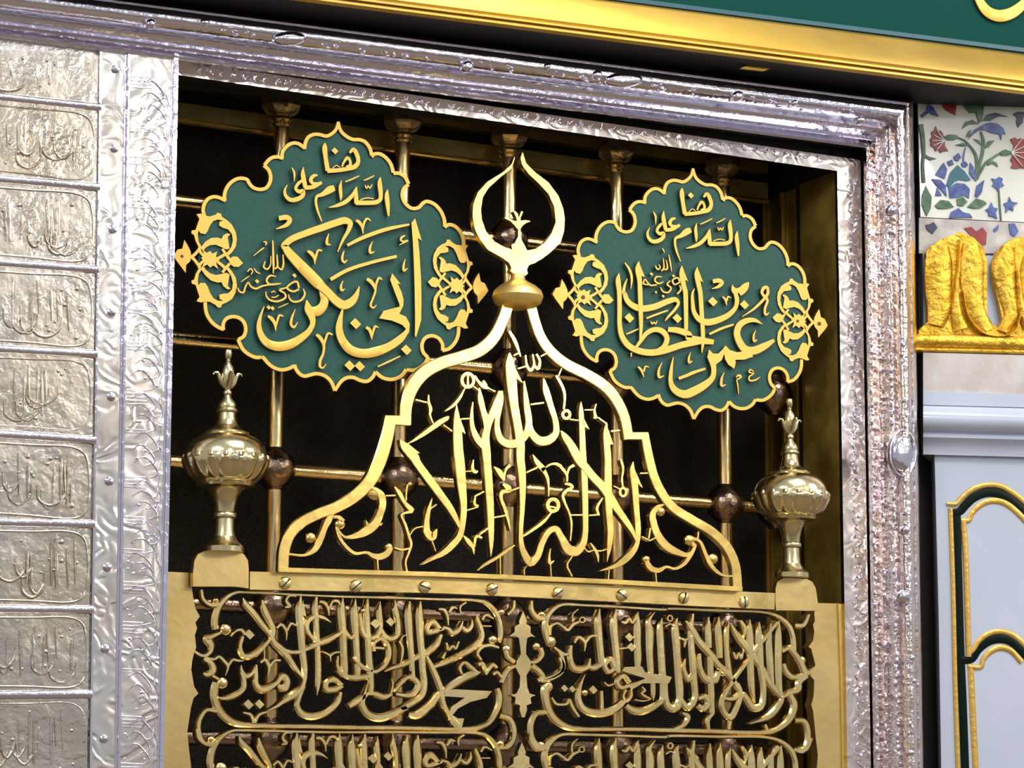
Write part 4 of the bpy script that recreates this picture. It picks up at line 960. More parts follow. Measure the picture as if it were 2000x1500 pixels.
ARCHTEXT = '''
letter | S AA: 1455,0,16 1462,100,95 1480,300,130 1510,600,112 1560,900,105 1590,1100,112 1592,1300,104 AD: 1480,100,100 1492,300,86 1486,600,62 1470,850,56 1474,1000,64 1510,1130,84 1590,1240,104 1672,1170,84 1730,1010,76 1810,870,76 1895,832,80 1955,920,84 AE: 560,1090,124 650,1105,116 728,1020,84 755,900,72 757,600,72 750,300,78 AB: 868,1440,80 852,1200,78 840,900,70 828,700,56 826,598,8
letter | S AB: 370,308,16 400,450,80 460,650,78 520,850,74 520,980,86 440,1060,110 330,1072,116 232,985,96 192,850,74 160,600,72 130,345,12
letter | S AA: 1635,342,12 1660,600,72 1692,850,86 1665,980,92 1605,1060,96 + S AA: 1600,1090,110 1450,1112,104 1350,1055,92 1308,940,76 1305,820,66 1330,680,70 1345,560,80 1345,465,60 + P AA: 1500,140 1615,370 1545,320
letter | S AA: 1345,468,60 1318,600,112 1250,740,94 1190,900,84 1162,1050,104 1172,1200,112 AD: 1058,20,100 1080,300,100 1100,650,88 1105,900,72 1105,1050,46 1100,1172,8
letter | S AA: 1085,428,8 1098,550,70 1130,700,72 1160,850,54 1172,980,50 + P AA: 1120,600 1208,802 1140,745
letter | S AA: 1005,598,12 990,750,42 1000,900,62 1060,1050,84 1130,1150,60
letter | S AA: 806,635,8 808,750,62 820,950,110 832,1200,124 AD: 722,20,128 747,300,112 770,550,84 760,750,74 720,920,80 640,1022,88 520,1130,72 400,1192,46 262,1272,8 + P AA: 850,800 915,988 850,950
letter | S AA: 118,1058,12 170,1130,100 300,1280,120 AD: 200,20,104 330,200,104 500,430,98 620,600,84 690,740,54 716,822,12 + P AA: 215,1105 362,1225 290,1220
vowel_mark | S AA: 212,1108,10 300,1060,32 450,960,58 600,850,70 700,790,46 712,770,12
vowel_mark | S AA: 668,712,10 760,650,34 840,560,38 912,428,14 + R AA: 945,335,72,84,42 + L AA: 945,270,26 945,400,26
vowel_mark | S AA: 1030,278,18 1080,360,34 1150,412,60 1200,432,20 + L AA: 1190,430,16 1280,472,16 + L AA: 1130,340,30 1170,400,36
tie_rod | L AA: 305,572,18 445,605,18 + S AA: 462,512,16 466,600,32 490,690,44 480,750,28 522,862,14
tie_rod | L AA: 860,808,18 965,798,18
tie_rod | L AA: 650,878,16 755,955,16
tie_rod | L AA: 1015,408,16 1075,452,16
tie_rod | L AA: 1712,630,22 1875,608,22
vowel_mark | S AB: 148,28,22 165,150,32 210,212,42 252,150,32 235,18,20 + S AB: 248,150,30 300,192,44 322,100,34 282,15,26 + L AB: 55,192,20 155,165,20 + L AB: 330,45,18 405,8,18
vowel_mark | S AH: 825,925,36 900,1060,48 962,1235,14 + L AH: 875,1222,18 945,1188,18
vowel_mark | S AB: 518,278,28 580,380,38 622,500,34 614,690,26 + R AB: 648,752,44,48,40 + L AB: 690,810,18 795,822,18 + L AB: 588,190,16 550,285,16
tie_rod | L AB: 868,695,16 995,695,16 + S AB: 1010,622,18 990,700,26 1005,800,56 + L AB: 1035,790,18 1135,862,18
tie_rod | L AB: 1190,955,20 1300,945,20
letter | S AB: 578,950,12 620,1010,74 700,1120,104 800,1300,116 AE: 760,90,106 850,200,104 980,335,112 1055,450,112 1150,600,92 1250,740,78 1330,870,54 1367,975,12
letter | S AB: 1136,848,8 1128,950,62 1148,1200,84 AE: 1030,0,86 1032,300,94 1042,600,84 1060,850,78 1045,1050,62 1015,1235,8 + P AB: 1150,920 1215,1115 1165,1115
letter | P AB: 850,790 925,935 865,900
letter | S AE: 1338,15,8 1330,100,62 1360,300,82 1382,600,72 1402,850,66 1390,1000,58 1350,1092,72 1250,1202,88 1130,1282,62 928,1347,8 + P AE: 1360,120 1455,335 1375,275
letter | S AB: 238,1242,12 290,1330,62 380,1430,70 AE: 235,95,58 292,210,42 306,330,22 306,440,14 + R AE: 360,545,66,74,50 + L AE: 318,560,24 405,580,24 + S AE: 342,632,20 250,740,42 120,840,38 0,920,28 AD: 1480,935,12
vowel_mark | S AE: 270,85,12 340,45,26 420,50,42 480,110,38 527,180,32 530,260,20 + S AE: 528,175,24 560,90,32 615,58,40
vowel_mark | S AE: 500,285,26 560,292,40 595,325,38 525,365,40 480,420,38 500,510,32 555,640,28 582,760,28 570,985,14
tie_rod | L AE: 572,665,20 720,665,20
tie_rod | L AE: 795,670,20 925,662,20 + S AE: 920,670,26 898,580,38 965,455,20
tie_rod | L AE: 35,145,20 165,90,20
vowel_mark | S AE: 1188,-10,30 1215,100,32 1200,220,26 1210,320,26 + R AE: 1214,385,38,50,34 + L AE: 1098,312,16 1175,348,16
tie_rod | L AE: 1420,155,18 1520,155,18
tie_rod | S AE: 740,1065,12 790,1112,20 850,1095,16 940,1102,20 1020,1078,12 + S AE: 812,1008,16 860,1070,34 900,1150,38 912,1245,8
vowel_mark | S AE: 325,1075,14 312,1180,28 322,1250,44 370,1222,12 + L AE: 325,1265,16 335,1415,16
tie_rod | S AE: 592,1170,14 530,1275,26 590,1415,18
tie_rod | L AE: 1046,1320,16 1035,1445,16
tie_rod | S AE: 40,1290,10 12,1320,18 10,1395,14
tie_rod | L AE: 1610,1350,16 1622,1480,16
scroll | B AF: 685,430,58 + S AF: 722,348,10 640,378,54 580,460,74 590,580,88 640,720,96 740,850,104 860,920,84 1000,962,54 1070,905,36 1092,850,40 1060,830,50 + B AF: 1042,780,62
scroll | S AF: 1060,760,40 1150,800,38 1220,950,48 1270,1060,54 1350,1160,46 1440,1215,28 1570,1222,18 + B AF: 1325,1010,62 + L AF: 1132,680,22 1125,770,22
scroll | B AF: 510,1015,46 + S AF: 500,1050,62 560,1130,72 650,1152,62 740,1110,34 850,1132,34 960,1072,48 1040,960,52 1088,870,40
tie_rod | L AF: 545,635,20 525,765,20 + L AF: 440,740,16 540,790,20 630,745,16
scroll | B AC: 1255,400,82 + S AC: 1205,320,20 1320,410,86 1345,540,88 1310,660,92 1250,780,112 1130,870,112 1000,922,72 880,932,32 790,840,30 + B AC: 835,775,62 + S AC: 740,690,40 810,690,44 870,740,40 + P AC: 1140,725 1195,800 1150,830 + P AC: 1270,765 1350,765 1320,800
scroll | S AC: 735,640,40 690,722,84 640,820,72 590,950,84 520,1082,74 400,1152,36 195,1140,26 + B AC: 478,940,62
scroll | S AC: 775,810,28 820,940,42 900,1050,42 1010,1132,42 1150,1122,36 1230,1162,62 1320,1172,84 1400,1132,84 1442,1060,72 + B AC: 1430,1052,48
tie_rod | L AC: 1280,1195,20 1288,1335,20
tie_rod | S AC: 1485,1062,22 1580,1090,24 1675,1070,20
vowel_mark | S AC: 1488,320,18 1550,400,54 1610,510,44 1690,592,66 1722,612,40 + S AC: 1705,622,44 1600,645,28 1572,665,24 1620,780,32 1662,920,32 1692,1020,32 1660,1130,28 1622,1240,24 1642,1355,20
tie_rod | S AC: 1628,490,18 1632,380,18 1645,295,20 + B AC: 1682,288,32 + L AC: 1380,430,18 1500,425,18
vowel_mark | S AC: 1942,462,14 1900,620,54 1880,770,74 1890,880,94 1952,930,104 AD: 440,835,14 + S AC: 1672,915,16 1740,830,20 1860,800,18 + L AC: 1925,592,18 2005,535,18 + L AC: 1945,975,16 1992,1105,12
vowel_mark | S AD: 768,918,16 830,990,62 882,1060,44 896,1145,8 + S AD: 898,1055,26 925,925,38 995,945,32 + L AD: 960,905,26 1070,825,26
vowel_mark | S AD: 888,-10,14 878,100,42 915,142,44 940,122,14 + L AD: 795,132,16 875,130,16
vowel_mark | S AD: 908,440,20 902,530,36 945,562,40 + L AD: 900,440,24 1015,378,24 + L AD: 795,612,16 945,568,16
vowel_mark | S AD: 1138,75,14 1200,130,64 1250,210,54 1262,245,26 + S AD: 1262,205,28 1290,100,34 1338,58,48
vowel_mark | S AD: 1250,285,30 1312,330,72 1330,372,44 1240,385,54 1225,450,44 1270,580,42 1310,720,32 1338,855,12 + L AD: 1340,372,22 1445,332,22 + L AD: 1130,698,22 1290,668,22
vowel_mark | S AD: 938,1338,14 1030,1270,38 1200,1170,38 1320,1080,38 1392,1032,18 + L AD: 1215,1180,18 1215,1385,18
tie_rod | L AD: 1535,148,20 1670,80,20
'''
draw_parts(ARCHTEXT, arch, Y_ARC, 0.006, 'brass_bright', 'flat', back=0.008)
# ------------------------------------------------------------------ lower openwork panel
Y_GRL = 0.004
panel = thing('openwork_panel', 'brass openwork grille panel of interlaced script cartouches below the screwed rail', 'grille', at(985, 1490, Y_GRL))
mb = MB()
draw(mb, 'P W6: 918,405 1065,412 1065,490 1075,560 1085,610 1110,655 1085,690 1095,720 1082,760 1090,830 1080,850 1068,900 1062,950 1078,1045 1102,1085 1075,1110 1060,1165 1040,1300 1050,1400 1062,1500 1040,1545 880,1545 885,1500', Y_GRL - 0.004, 0.004, back=0.02)
mb.build('side_plate', 'brass_plate', panel)
mb = MB()
draw(mb, 'P W7: 830,580 1018,585 1022,760 1030,1000 1040,1300 1048,1545 830,1545 838,1480 842,1430 830,1330 822,1240 815,1180 805,1150 818,1100 822,1010 800,985 818,950 828,925 805,835 790,825 815,790 822,740 815,700 825,680 822,640', Y_GRL - 0.004, 0.004, back=0.02)
mb.build('side_plate', 'brass_plate', panel)
mb = MB()
draw(mb, 'P W7: 955,586 1018,586 1022,760 1030,1000 1040,1300 1048,1545 980,1545 970,1000', Y_GRL - 0.008, 0.004, back=0.006)
mb.build('edge_strip', 'brass_bright', panel)
mb = MB(); draw(mb, 'P W6: 905,404 932,404 925,760 915,1180 905,1545 872,1545 888,1180 898,800', Y_GRL - 0.008, 0.004, back=0.006)
mb.build('edge_strip', 'brass_bright', panel)

ROW = '''
cartouche_border | S GA: 345,560,80 335,480,90 358,350,84 410,245,78 500,152,62 600,108,46 720,108,40 1000,120,38 1500,145,38 1950,162,38 GB: 600,110,40 1200,130,42 1700,148,52 1830,192,62 1920,290,66 1970,420,66 1982,560,62 1962,660,40
cartouche_border | S G6: 1175,870,40 1192,920,50 1192,985,50 1165,1060,46 1110,1142,42 1020,1182,40 900,1192,38 400,1182,36 0,1178,38 G5: 1000,1170,38 560,1165,40 500,1162,42 400,1145,52 310,1090,58 250,1000,62 232,900,62 250,825,60
cartouche_border | S GD: 60,600,60 35,500,76 22,400,80 52,280,76 130,180,66 230,132,52 500,140,42 1000,165,40 1500,190,40 GE: 0,118,26 400,130,26 780,148,30 880,185,38 950,250,40 980,330,42 987,410,42 990,470,40
cartouche_border | S G8: 1020,920,50 1052,1000,60 1030,1090,56 960,1170,48 860,1212,40 400,1208,38 0,1198,38 G7: 950,1192,36 560,1192,38 450,1182,46 350,1130,56 290,1050,62 262,950,66 265,870,70 300,850,50
letter | S GA: 670,175,16 700,240,74 800,350,78 920,510,74 1010,620,66 1060,720,84 1150,810,90 1230,900,82 1320,1040,68 1412,1160,40
letter | S GA: 905,205,40 940,320,82 1000,450,78 1050,560,64 1035,650,70
letter | S GA: 1090,740,54 1200,820,62 1330,838,66 1450,800,68 1600,730,76 1750,672,76 1880,595,60 + S GA: 1748,477,8 1660,420,56 1560,402,72 1470,460,74 1458,560,66 1520,660,60 1610,722,60
letter | S GA: 1375,155,24 1368,300,92 1390,600,88 1410,850,84 1432,1050,74 1420,1200,64 1380,1290,74 1290,1362,88 1180,1430,74 1080,1500,52 956,1556,8 + P GA: 1400,200 1440,405 1385,380
letter | S G5: 940,850,40 905,940,40 890,1000,46 920,1062,50 1000,1092,52 1120,1060,46 1210,980,42 1232,900,32
letter | S GA: 1570,165,44 1563,300,78 1575,500,72 1592,800,68 1602,1050,72 1592,1250,62 1574,1365,8
letter | S GA: 1887,175,16 1885,300,92 1900,600,84 1912,900,78 1912,1120,70
vowel_mark | S GA: 1605,225,50 1660,228,54 1710,300,44 1722,395,12 + S GA: 1725,305,36 1770,220,44 1830,218,54 1858,265,16
vowel_mark | S GA: 1085,545,40 1140,500,50 1200,580,44 1200,695,12 + S GA: 1212,575,36 1260,490,44 1340,522,16
vowel_mark | S GA: 885,965,40 940,930,54 990,1010,48 970,1135,10 + S GA: 998,1015,36 1060,940,44 1130,938,40 + L GA: 930,920,30 935,800,20
vowel_mark | S GA: 1635,828,26 1730,882,34 1740,955,12 + S GA: 1738,885,28 1800,842,34 1870,838,24
vowel_mark | S GA: 215,905,34 330,922,40 380,892,44 440,940,48 490,1010,44 458,1125,12 + S GA: 495,1005,38 550,930,44 610,940,44 680,945,16
scroll | B GA: 470,560,68 + S GA: 400,600,50 310,642,64 235,680,90 285,745,92 280,825,64 200,882,54 90,832,42 58,778,16 + S GA: 520,645,32 600,572,38 655,568,50 700,625,50
dot | D GA: 750,622,62
letter | S GA: 672,645,50 640,770,62 680,880,74 780,882,78 900,800,74 1000,685,60
scroll | S GA: 195,918,60 290,972,74 312,1070,84 230,1112,72 188,1095,36 + S GA: 300,1125,54 372,1165,54 + B GA: 430,1212,68
letter | S GA: 1090,1215,60 1170,1125,76 1218,1190,80 1185,1275,88 1095,1245,70 + S GA: 1095,1205,66 1000,1272,84 900,1292,92 840,1235,76 833,1100,62 832,990,36
letter | S GA: 832,1000,40 790,1092,54 720,1132,64 660,1062,54 650,995,16 + S GA: 650,1080,50 692,1190,64 680,1290,66 560,1372,72 420,1402,52 385,1388,30
letter | S GA: 1890,1240,50 1785,1168,72 1700,1210,64 1700,1290,74 1800,1292,74 1890,1250,60
letter | S GA: 1832,885,30 1828,1000,54 1880,1090,66 1950,1130,66 GB: 150,1082,74 260,1085,74 390,1065,72
scroll | S GA: 165,75,50 190,190,54 260,252,62 330,262,72 410,250,60 + B GA: 345,205,42
vowel_mark | S GA: 1320,158,20 1240,152,34 1198,212,44 1245,275,54 1185,292,30
dot | D GA: 738,1475,62
dot | D GA: 872,1472,58
vowel_mark | S G5: 455,1060,18 520,1082,32 545,1145,26 + S G5: 645,1055,18 580,1082,32 550,1145,26
letter | S GB: 45,112,14 38,250,84 60,500,80 70,800,80 82,1000,74 70,1085,70 + S GB: 70,480,40 110,562,58 160,602,54 205,540,44
letter | S GB: 200,125,16 200,300,92 215,560,80 230,800,74 240,980,74 240,1060,62
letter | S GB: 350,128,36 345,300,84 360,560,76 382,900,80 392,1050,84 400,1200,74 390,1300,64
letter | S GB: 262,300,36 278,450,62 312,562,64 390,602,64 480,562,64 512,480,64 500,300,74 500,155,14 + S GB: 520,500,54 570,582,74 650,612,74 720,562,66 727,430,66 700,280,74 680,138,14
dot | D GB: 440,430,60
dot | D GB: 625,405,56
small_dot | B GB: 300,270,32
letter | S GB: 860,155,24 855,300,88 870,560,84 890,800,74 902,1000,64 912,1080,50
letter | S GB: 990,155,24 990,300,88 1000,560,84 1020,800,80 1032,1000,80 1050,1150,76 1020,1300,74 900,1392,78 760,1465,66 G6: 450,1022,52 350,1072,56 240,1102,62 150,1072,58 108,1000,54 118,930,34 145,830,10
letter | S GB: 430,765,56 428,670,54 520,612,62 600,700,74 612,820,70 560,932,68 450,1012,58 385,1000,40 + L GB: 440,720,44 550,730,44
letter | S GB: 555,1012,12 650,970,54 800,922,68 950,842,70 1080,782,72 1200,682,68 1252,560,50
letter | S GB: 1250,500,50 1150,402,74 1088,470,64 1100,532,64 1200,512,64 1280,490,50 + S GB: 1270,472,52 1340,492,54 1390,542,74 1470,502,64 1512,395,20 + S GB: 1508,470,52 1570,512,64 1622,452,54 1620,375,12
letter | S GB: 1678,335,36 1720,440,62 1752,560,64 1730,640,68 1600,752,74 1450,832,74 1300,902,74 1165,955,50
vowel_mark | S GB: 1310,660,36 1340,742,54 1390,700,44 1420,732,44 1462,645,32 + S GB: 1262,852,62 1302,775,26
vowel_mark | S GB: 1215,250,40 1280,258,54 1320,330,44 1332,450,18 + S GB: 1338,295,40 1390,230,54 1440,242,24
vowel_mark | S GB: 1480,295,24 1478,220,34 1550,168,30
letter | S GB: 1070,825,44 1150,980,74 1210,1120,80 1252,1250,80 1275,1400,74 1330,1510,64 G6: 800,1092,44 862,1165,50 + P G6: 780,1060 860,1108 908,1108 890,1185 850,1195 800,1145
letter | S GB: 1280,1260,60 1400,1172,84 1550,1082,88 1680,1032,74 1725,1018,26 + S GB: 1500,1042,42 1478,960,54 1530,902,54 1620,962,64 1690,1022,54
letter | P GB: 1290,1312 1300,1240 1420,1228 1865,1250 1800,1332 1600,1382 1450,1462 1380,1545 1335,1530 1370,1440 1535,1330
letter | S GB: 675,1262,40 760,1152,62 850,1082,64 930,1102,64 972,1180,74 920,1272,74 820,1302,64 695,1282,50 + S GB: 640,1290,54 560,1322,74 470,1292,74 395,1275,60 + S GB: 638,1095,10 655,1170,34 635,1275,40
letter | S G6: 470,1075,40 540,1082,58 640,1012,54 712,922,48 745,875,30
letter | S G6: 0,1015,45 80,962,54 150,912,34
letter | S GB: 162,838,36 230,900,64 320,972,64 410,1000,50
vowel_mark | S GB: 730,640,32 772,722,48 762,850,34 740,915,12 + S GB: 745,640,20 790,575,22 835,570,16
scroll | S GB: 1748,380,40 1790,322,44 1885,365,24 + S GB: 1760,455,24 1860,458,24
scroll | S GB: 1740,872,30 1692,790,48 1750,712,54 1850,690,48 1950,720,40 + B GB: 1888,622,52
scroll | S GB: 1700,930,60 1755,915,60 1800,1050,48 + S GB: 1800,1030,46 1880,930,60 1930,965,40 + S GB: 1880,1050,40 1930,1020,50 1985,1090,40
stem_ornament | P GC: 740,275 770,340 790,400 780,430 832,462 832,540 892,592 835,582 792,602 778,700 778,800 832,880 842,960 792,1040 782,1060 792,1200 822,1280 895,1302 845,1320 832,1342 845,1400 782,1425 790,1480 760,1570 728,1570 698,1480 705,1425 640,1400 650,1342 642,1320 592,1302 660,1280 700,1200 706,1060 690,1040 650,960 665,880 715,800 705,700 690,602 650,582 575,575 640,530 640,462 700,430 692,400 715,340
scroll | S GC: 830,902,50 920,882,64 982,800,64 960,722,62 + B GC: 920,705,48
scroll | S GC: 850,940,70 940,1002,74 992,1080,66 925,1125,66 + S GC: 1010,1100,50 1130,1062,62 1232,980,64 1222,840,62 1175,755,38
scroll | S GC: 650,892,50 570,832,64 545,745,54 + B GC: 556,735,52
scroll | S GC: 660,940,50 580,982,64 520,1072,64 490,1150,54
scroll | S GC: 640,145,46 630,240,48 560,318,46 + B GC: 490,285,44
scroll | S GC: 850,145,50 860,270,62 930,352,74 1025,372,60 + B GC: 980,312,44
scroll | S G6: 1195,1082,40 1270,1110,46 1306,1190,48 1300,1272,46 1260,1332,42 1190,1342,40
scroll | S G7: 270,1062,40 190,1070,46 145,1150,48 150,1250,46 190,1312,42 265,1335,40
scroll | S G5: 255,1052,40 170,1042,42 115,1120,42 110,1212,42 150,1302,42 235,1322,40
scroll | S G8: 1055,1122,46 1130,1132,46 1160,1212,48 1150,1322,46 1110,1372,38 1045,1350,36
letter | S GD: 676,185,16 668,350,92 690,600,80 710,800,74 712,870,62
letter | S GD: 876,185,16 860,350,92 880,600,84 900,800,84 910,960,60
letter | S GD: 1142,235,14 1148,400,84 1150,600,84 1156,800,84 1150,900,60
letter | S GD: 1350,225,10 1285,330,60 1300,450,92 1300,700,84 1312,900,76 1320,1010,64 1340,1100,58 1340,1250,46 1330,1305,8
letter | S GD: 1440,295,14 1428,400,74 1440,700,84 1450,950,76 1462,1200,74 1440,1310,64 1350,1372,78 1200,1432,88 1080,1412,84 1010,1360,60
letter | S GD: 1626,295,14 1608,400,74 1630,700,84 1650,1000,84 1662,1300,76 1640,1390,74 1580,1402,84 1520,1372,74 1496,1250,64 1488,1040,60
letter | S GD: 335,630,46 325,720,60 335,820,74 370,902,84 450,922,84 540,892,62 565,790,26 + S GD: 555,890,60 620,902,74 725,848,62 + S GD: 872,905,60 820,800,74 748,870,64 800,952,64 868,912,54
letter | P GD: 950,940 980,895 1190,885 1230,955 1330,975 1480,995 1555,1018 1520,1092 1400,1090 1200,1092 1060,1175 1035,1120 1235,1032 1100,990 + S GD: 1052,1082,60 980,1000,64 898,1070,64 940,1142,64 1045,1122,60
letter | S GD: 500,980,10 450,1100,52 425,1250,74 470,1382,84 600,1452,88 750,1452,88 900,1392,84 1000,1295,60 + S GD: 1000,1170,44 968,1250,38 1000,1312,54 1060,1252,54 1062,1165,40
letter | L GD: 700,1185,52 712,1430,52 + S GD: 735,1075,24 785,1120,34 850,1100,34
dot | D GD: 600,1172,54
small_dot | B GD: 508,1208,42
small_dot | D GD: 250,1152,44
small_dot | D GD: 345,1162,42
vowel_mark | S GD: 372,600,32 420,530,54 500,590,48 495,700,12 + S GD: 508,595,40 570,520,50 660,515,20
scroll | S GD: 78,505,30 90,400,38 160,360,44 230,400,44 290,442,48 360,372,54 430,342,42 + R GD: 465,318,32,32,26 + S GD: 415,188,16 350,252,28 348,345,36 + B GD: 90,582,68
scroll | S GD: 125,655,38 200,712,54 260,742,54 320,715,40 + S GD: 188,780,50 232,870,62 210,960,64 100,1032,64 -40,1070,50
scroll | B GD: 60,1132,62 + S GD: 98,1265,28 150,1342,44 220,1352,44 280,1342,44 312,1290,44 350,1380,44 430,1500,40
vowel_mark | S GD: 945,340,28 1000,352,54 1040,300,44 1080,352,48 1132,262,42 1150,225,12
dot | D GD: 1040,530,54
dot | D GD: 1065,652,54
tie_rod | L GD: 920,672,26 1035,658,26
vowel_mark | S GD: 1195,1135,28 1232,1180,38 1190,1212,34 1242,1252,38 1305,1285,32 + S GD: 1105,1288,16 1200,1308,28 1290,1295,16
vowel_mark | R GD: 1535,300,30,34,28 + S GD: 1478,402,24 1540,370,28 1585,405,20
vowel_mark | S GD: 1655,540,34 1720,572,48 1710,655,12 + S GD: 1728,562,36 1815,518,30
letter | S G8: 112,325,14 120,420,48 137,700,52 150,950,52 100,1032,56 52,1000,54 25,850,48 8,600,46
letter | S G8: 248,280,24 235,420,44 247,600,52 262,800,54 266,960,48 210,1022,54 160,965,42 + S G8: 186,635,14 180,720,38 220,802,44 258,740,32
letter | S G8: 370,305,14 375,420,48 380,550,46
letter | S G8: 450,305,14 455,420,52 467,630,46
letter | S G8: 390,590,46 395,800,48 400,950,46 405,1065,40
letter | S G8: 300,595,26 310,720,48 360,802,54 430,802,54 452,740,42 + R G8: 480,742,26,26,20
letter | S G8: 290,950,40 350,938,48 372,990,48 330,1032,48 288,1000,42
letter | S G8: 188,335,20 240,400,58 300,500,58 380,590,58 450,680,54 540,770,48 592,842,44 625,915,40 590,1042,46 550,1102,48 500,1062,46 478,985,42 510,900,40 580,790,38 690,640,38 770,530,40 850,430,40 915,345,40
letter | S G8: 600,830,34 622,900,42 560,952,44 495,948,36
letter | S G8: 532,345,14 520,420,42 520,560,38 535,700,42 548,780,36
vowel_mark | S G8: 568,585,18 590,632,27 610,590,20 630,632,27 645,575,18
letter | S G8: 543,352,14 600,450,54 700,580,58 790,700,54 860,830,52 920,900,46 955,950,40 920,1022,52 850,1092,52 695,1152,8
letter | S G8: 695,325,14 703,430,52 710,700,54 720,880,48 737,985,12
letter | S G8: 770,345,14 775,450,54 790,700,54 812,900,48 790,1012,54 730,1022,58 682,960,52 650,920,46 612,960,40
letter | S G8: 862,360,18 855,500,48 870,750,48 882,860,26
letter | S G8: 925,335,14 930,450,48 930,700,54 940,900,44 955,950,30
vowel_mark | S G8: 628,335,24 660,400,38 648,475,14
scroll | S G8: 955,582,26 1010,550,48 1060,600,48 1100,660,54 1150,750,54 1205,705,26 + B G8: 1110,650,38
scroll | S G8: 965,675,36 990,740,44 1040,780,44 1110,772,44 1155,750,40 + S G8: 1150,770,50 1090,822,54 1082,880,54 1020,902,48 950,945,26
vowel_mark | S G8: 165,1065,26 212,1090,44 190,1150,38 100,1192,30
vowel_mark | S G8: 412,1065,26 370,1120,38 375,1195,24
vowel_mark | S G8: 545,1130,36 530,1195,28
vowel_mark | S G8: 820,1155,24 842,1205,24
scroll | S G8: 1165,285,36 1120,370,48 1055,372,44
'''
draw_parts(ROW, panel, Y_GRL, 0.006, 'brass_pale', 'bevel', wscale=1.10, back=0.010)
def _row2(x, y):
    dy = 269 - (x - 500) * (20 / 790.0)
    return x - 9 + (x - 400) * (13 / 1130.0), y + dy, 1.0
draw_parts(ROW, panel, Y_GRL, 0.006, 'brass_pale', 'bevel', warp=_row2, wscale=1.10, back=0.010)

# ------------------------------------------------------------------ screwed rail
rail = thing('screwed_rail', 'flat polished brass rail with a row of slotted screws, between the finials', 'rail', at(1000, 1150, -0.012))
mb = MB(); draw(mb, 'P S: 484,1117 700,1123 850,1129 1000,1136 1200,1145 1350,1152 1510,1159 1507,1191 1350,1184 1200,1176 1000,1166 850,1159 700,1156 484,1152', -0.012, 0.010, back=0.012); mb.build('bar', 'brass', rail)
mb = MB(); mb.lathe([(0.0125, 0), (0.0125, -0.0035), (0.011, -0.006), (0.006, -0.0075)], (0, 0, 0), 16, 'Y'); sm = mb.mesh('screw', 'brass_pale')
mb = MB(); mb.box((-0.0115, -0.0082, -0.0013), (0.0115, -0.005, 0.0013)); sl = mb.mesh('slot', 'recess_shade', smooth=0)
for (x, y), a in zip([(556,1139),(694,1145),(828,1147),(960,1151),(1088,1159),(1213,1163),(1334,1168),(1452,1176)], [-.8, -.7, .3, -.4, -.6, .6, -1.2, 1.5]):
    p = at(x, y, -0.022); s = put('screw', sm, rail, (p.x, -0.022, p.z)); q = put('slot', sl, s, (p.x, -0.022, p.z)); q.rotation_euler = (0, a, 0)

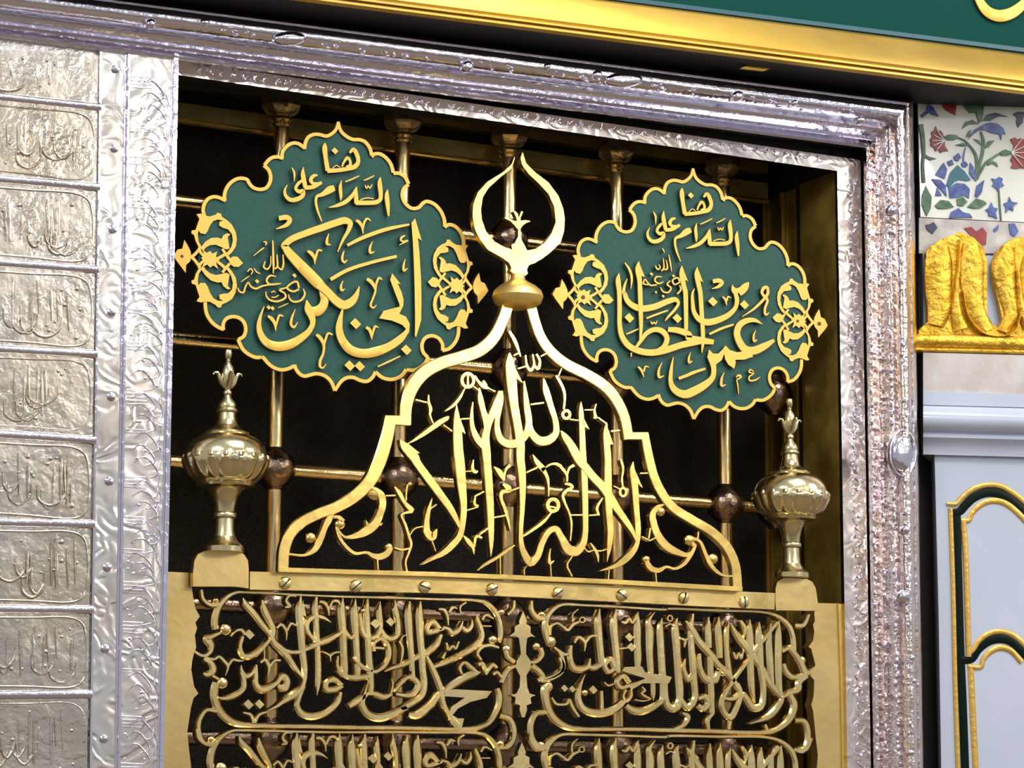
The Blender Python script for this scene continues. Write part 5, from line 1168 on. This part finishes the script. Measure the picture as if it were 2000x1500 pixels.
# ------------------------------------------------------------------ finials
def finial(label, axis_x, y_ring, y_foot, y_tip, y_block, rsx, blk):
    Yf = -0.03
    c = at(axis_x, y_foot, Yf); k = pxm(axis_x, y_foot, Yf)[1]
    t = thing('turned_finial', label, 'finial', Vector((c.x, Yf, at(axis_x, y_block, Yf).z)), 'finials on the brass rail')
    kv = (at(axis_x, y_ring, Yf).z - c.z) / 275.0              # metres per traced pixel of the left finial
    r = lambda q: q * rsx
    Z = lambda y: (1077 - y) * kv
    def L(name, prof, m='brass_finial', n=32, mod=None):
        mb = MB(); mb.lathe([(max(r(a), 1e-4), Z(y)) for a, y in prof], (c.x, Yf, c.z), n, mod=mod); return mb.build(name, m, t)
    L('foot', [(38, 1078), (38, 1068), (33, 1064), (27, 1058), (21, 1048)])
    L('stem', [(21, 1050), (18.5, 1035), (18, 1014), (22, 1011), (23, 1007), (22, 1003), (19, 1000), (21, 985), (25, 970), (33, 957), (42, 952)])
    L('lip', [(40, 954), (54, 951), (57, 947), (54, 942), (46, 941)])
    L('fluted_bowl', [(50, 944), (60, 938), (69, 928), (76, 914), (80, 903), (81, 896), (79, 890)], n=96, mod=lambda i, a, h: 1 + (0.07 if i < 5 else 0.02) * abs(math.sin(9 * a)) ** 0.7)
    mb = MB(); mb.lathe([(0.001, -8 * kv), (5 * kv, -6 * kv), (7.5 * kv, 0), (5 * kv, 6 * kv), (0.001, 8 * kv)], (0, 0, 0), 10); bm_ = mb.mesh('bead', 'brass_finial')
    for q in range(18):
        a = 2 * math.pi * (q + .5) / 18
        put('bead', bm_, t, (c.x + r(79) * math.cos(a), Yf + r(79) * math.sin(a), c.z + Z(897)))
    L('lid', [(79, 893), (78, 884), (73, 872), (64, 861), (50, 852), (44, 850)])
    L('neck', [(42, 851), (44, 847), (42, 844), (34, 841), (25, 834), (20, 826), (17.5, 815), (17, 806)])
    L('collar', [(15, 808), (20, 805), (21, 802), (20, 799), (17, 797), (18, 792), (15, 784), (9, 777), (7, 772), (9, 769), (9, 765), (6, 760)])
    L('bud', [(6, 762), (8, 756), (12, 744), (13.5, 730), (11, 717), (6, 708), (3, 704)])
    L('tip', [(4, 707), (6, 704), (4, 701), (6.5, 697), (7.5, 688), (6.5, 682), (2, 679)])
    for sgn in (-1, 1, 0):
        mb = MB()
        pts = [Vector((c.x, Yf, c.z)) + Vector((sgn * r(u), (-r(u) if sgn == 0 else 0), Z(y))) for u, y in ((6, 756), (13, 746), (17, 735), (21, 728), (27, 728), (29, 732))]
        mb.tube(pts, [4 * kv, 5 * kv, 4.5 * kv, 3.5 * kv, 2.5 * kv, 1.5 * kv], 8); mb.build('sepal', 'brass_finial', t)
    mb = MB(); draw(mb, blk, -0.012, 0.014, back=0.0); mb.build('block', 'brass_plate', t)
    return t
k0 = pxm(437, 1077, -0.03)[0]
finial('turned brass finial with fluted bowl, the larger one beside the wide engraved silver strip', 437, 802, 1077, 680, 1150, k0 * 0.97, 'P W6: 1062,410 1070,345 1090,310 1130,292 1310,296 1345,310 1368,345 1372,395 1372,500 1300,490 1062,490')
k1 = pxm(1547, 1127, -0.03)[0]
finial('turned brass finial with fluted bowl, the smaller one beside the fluted silver post', 1546, 885, 1127, 775, 1190, k1 * 0.77, 'P W7: 596,622 594,500 605,462 640,442 770,448 800,465 818,500 830,580 830,625')
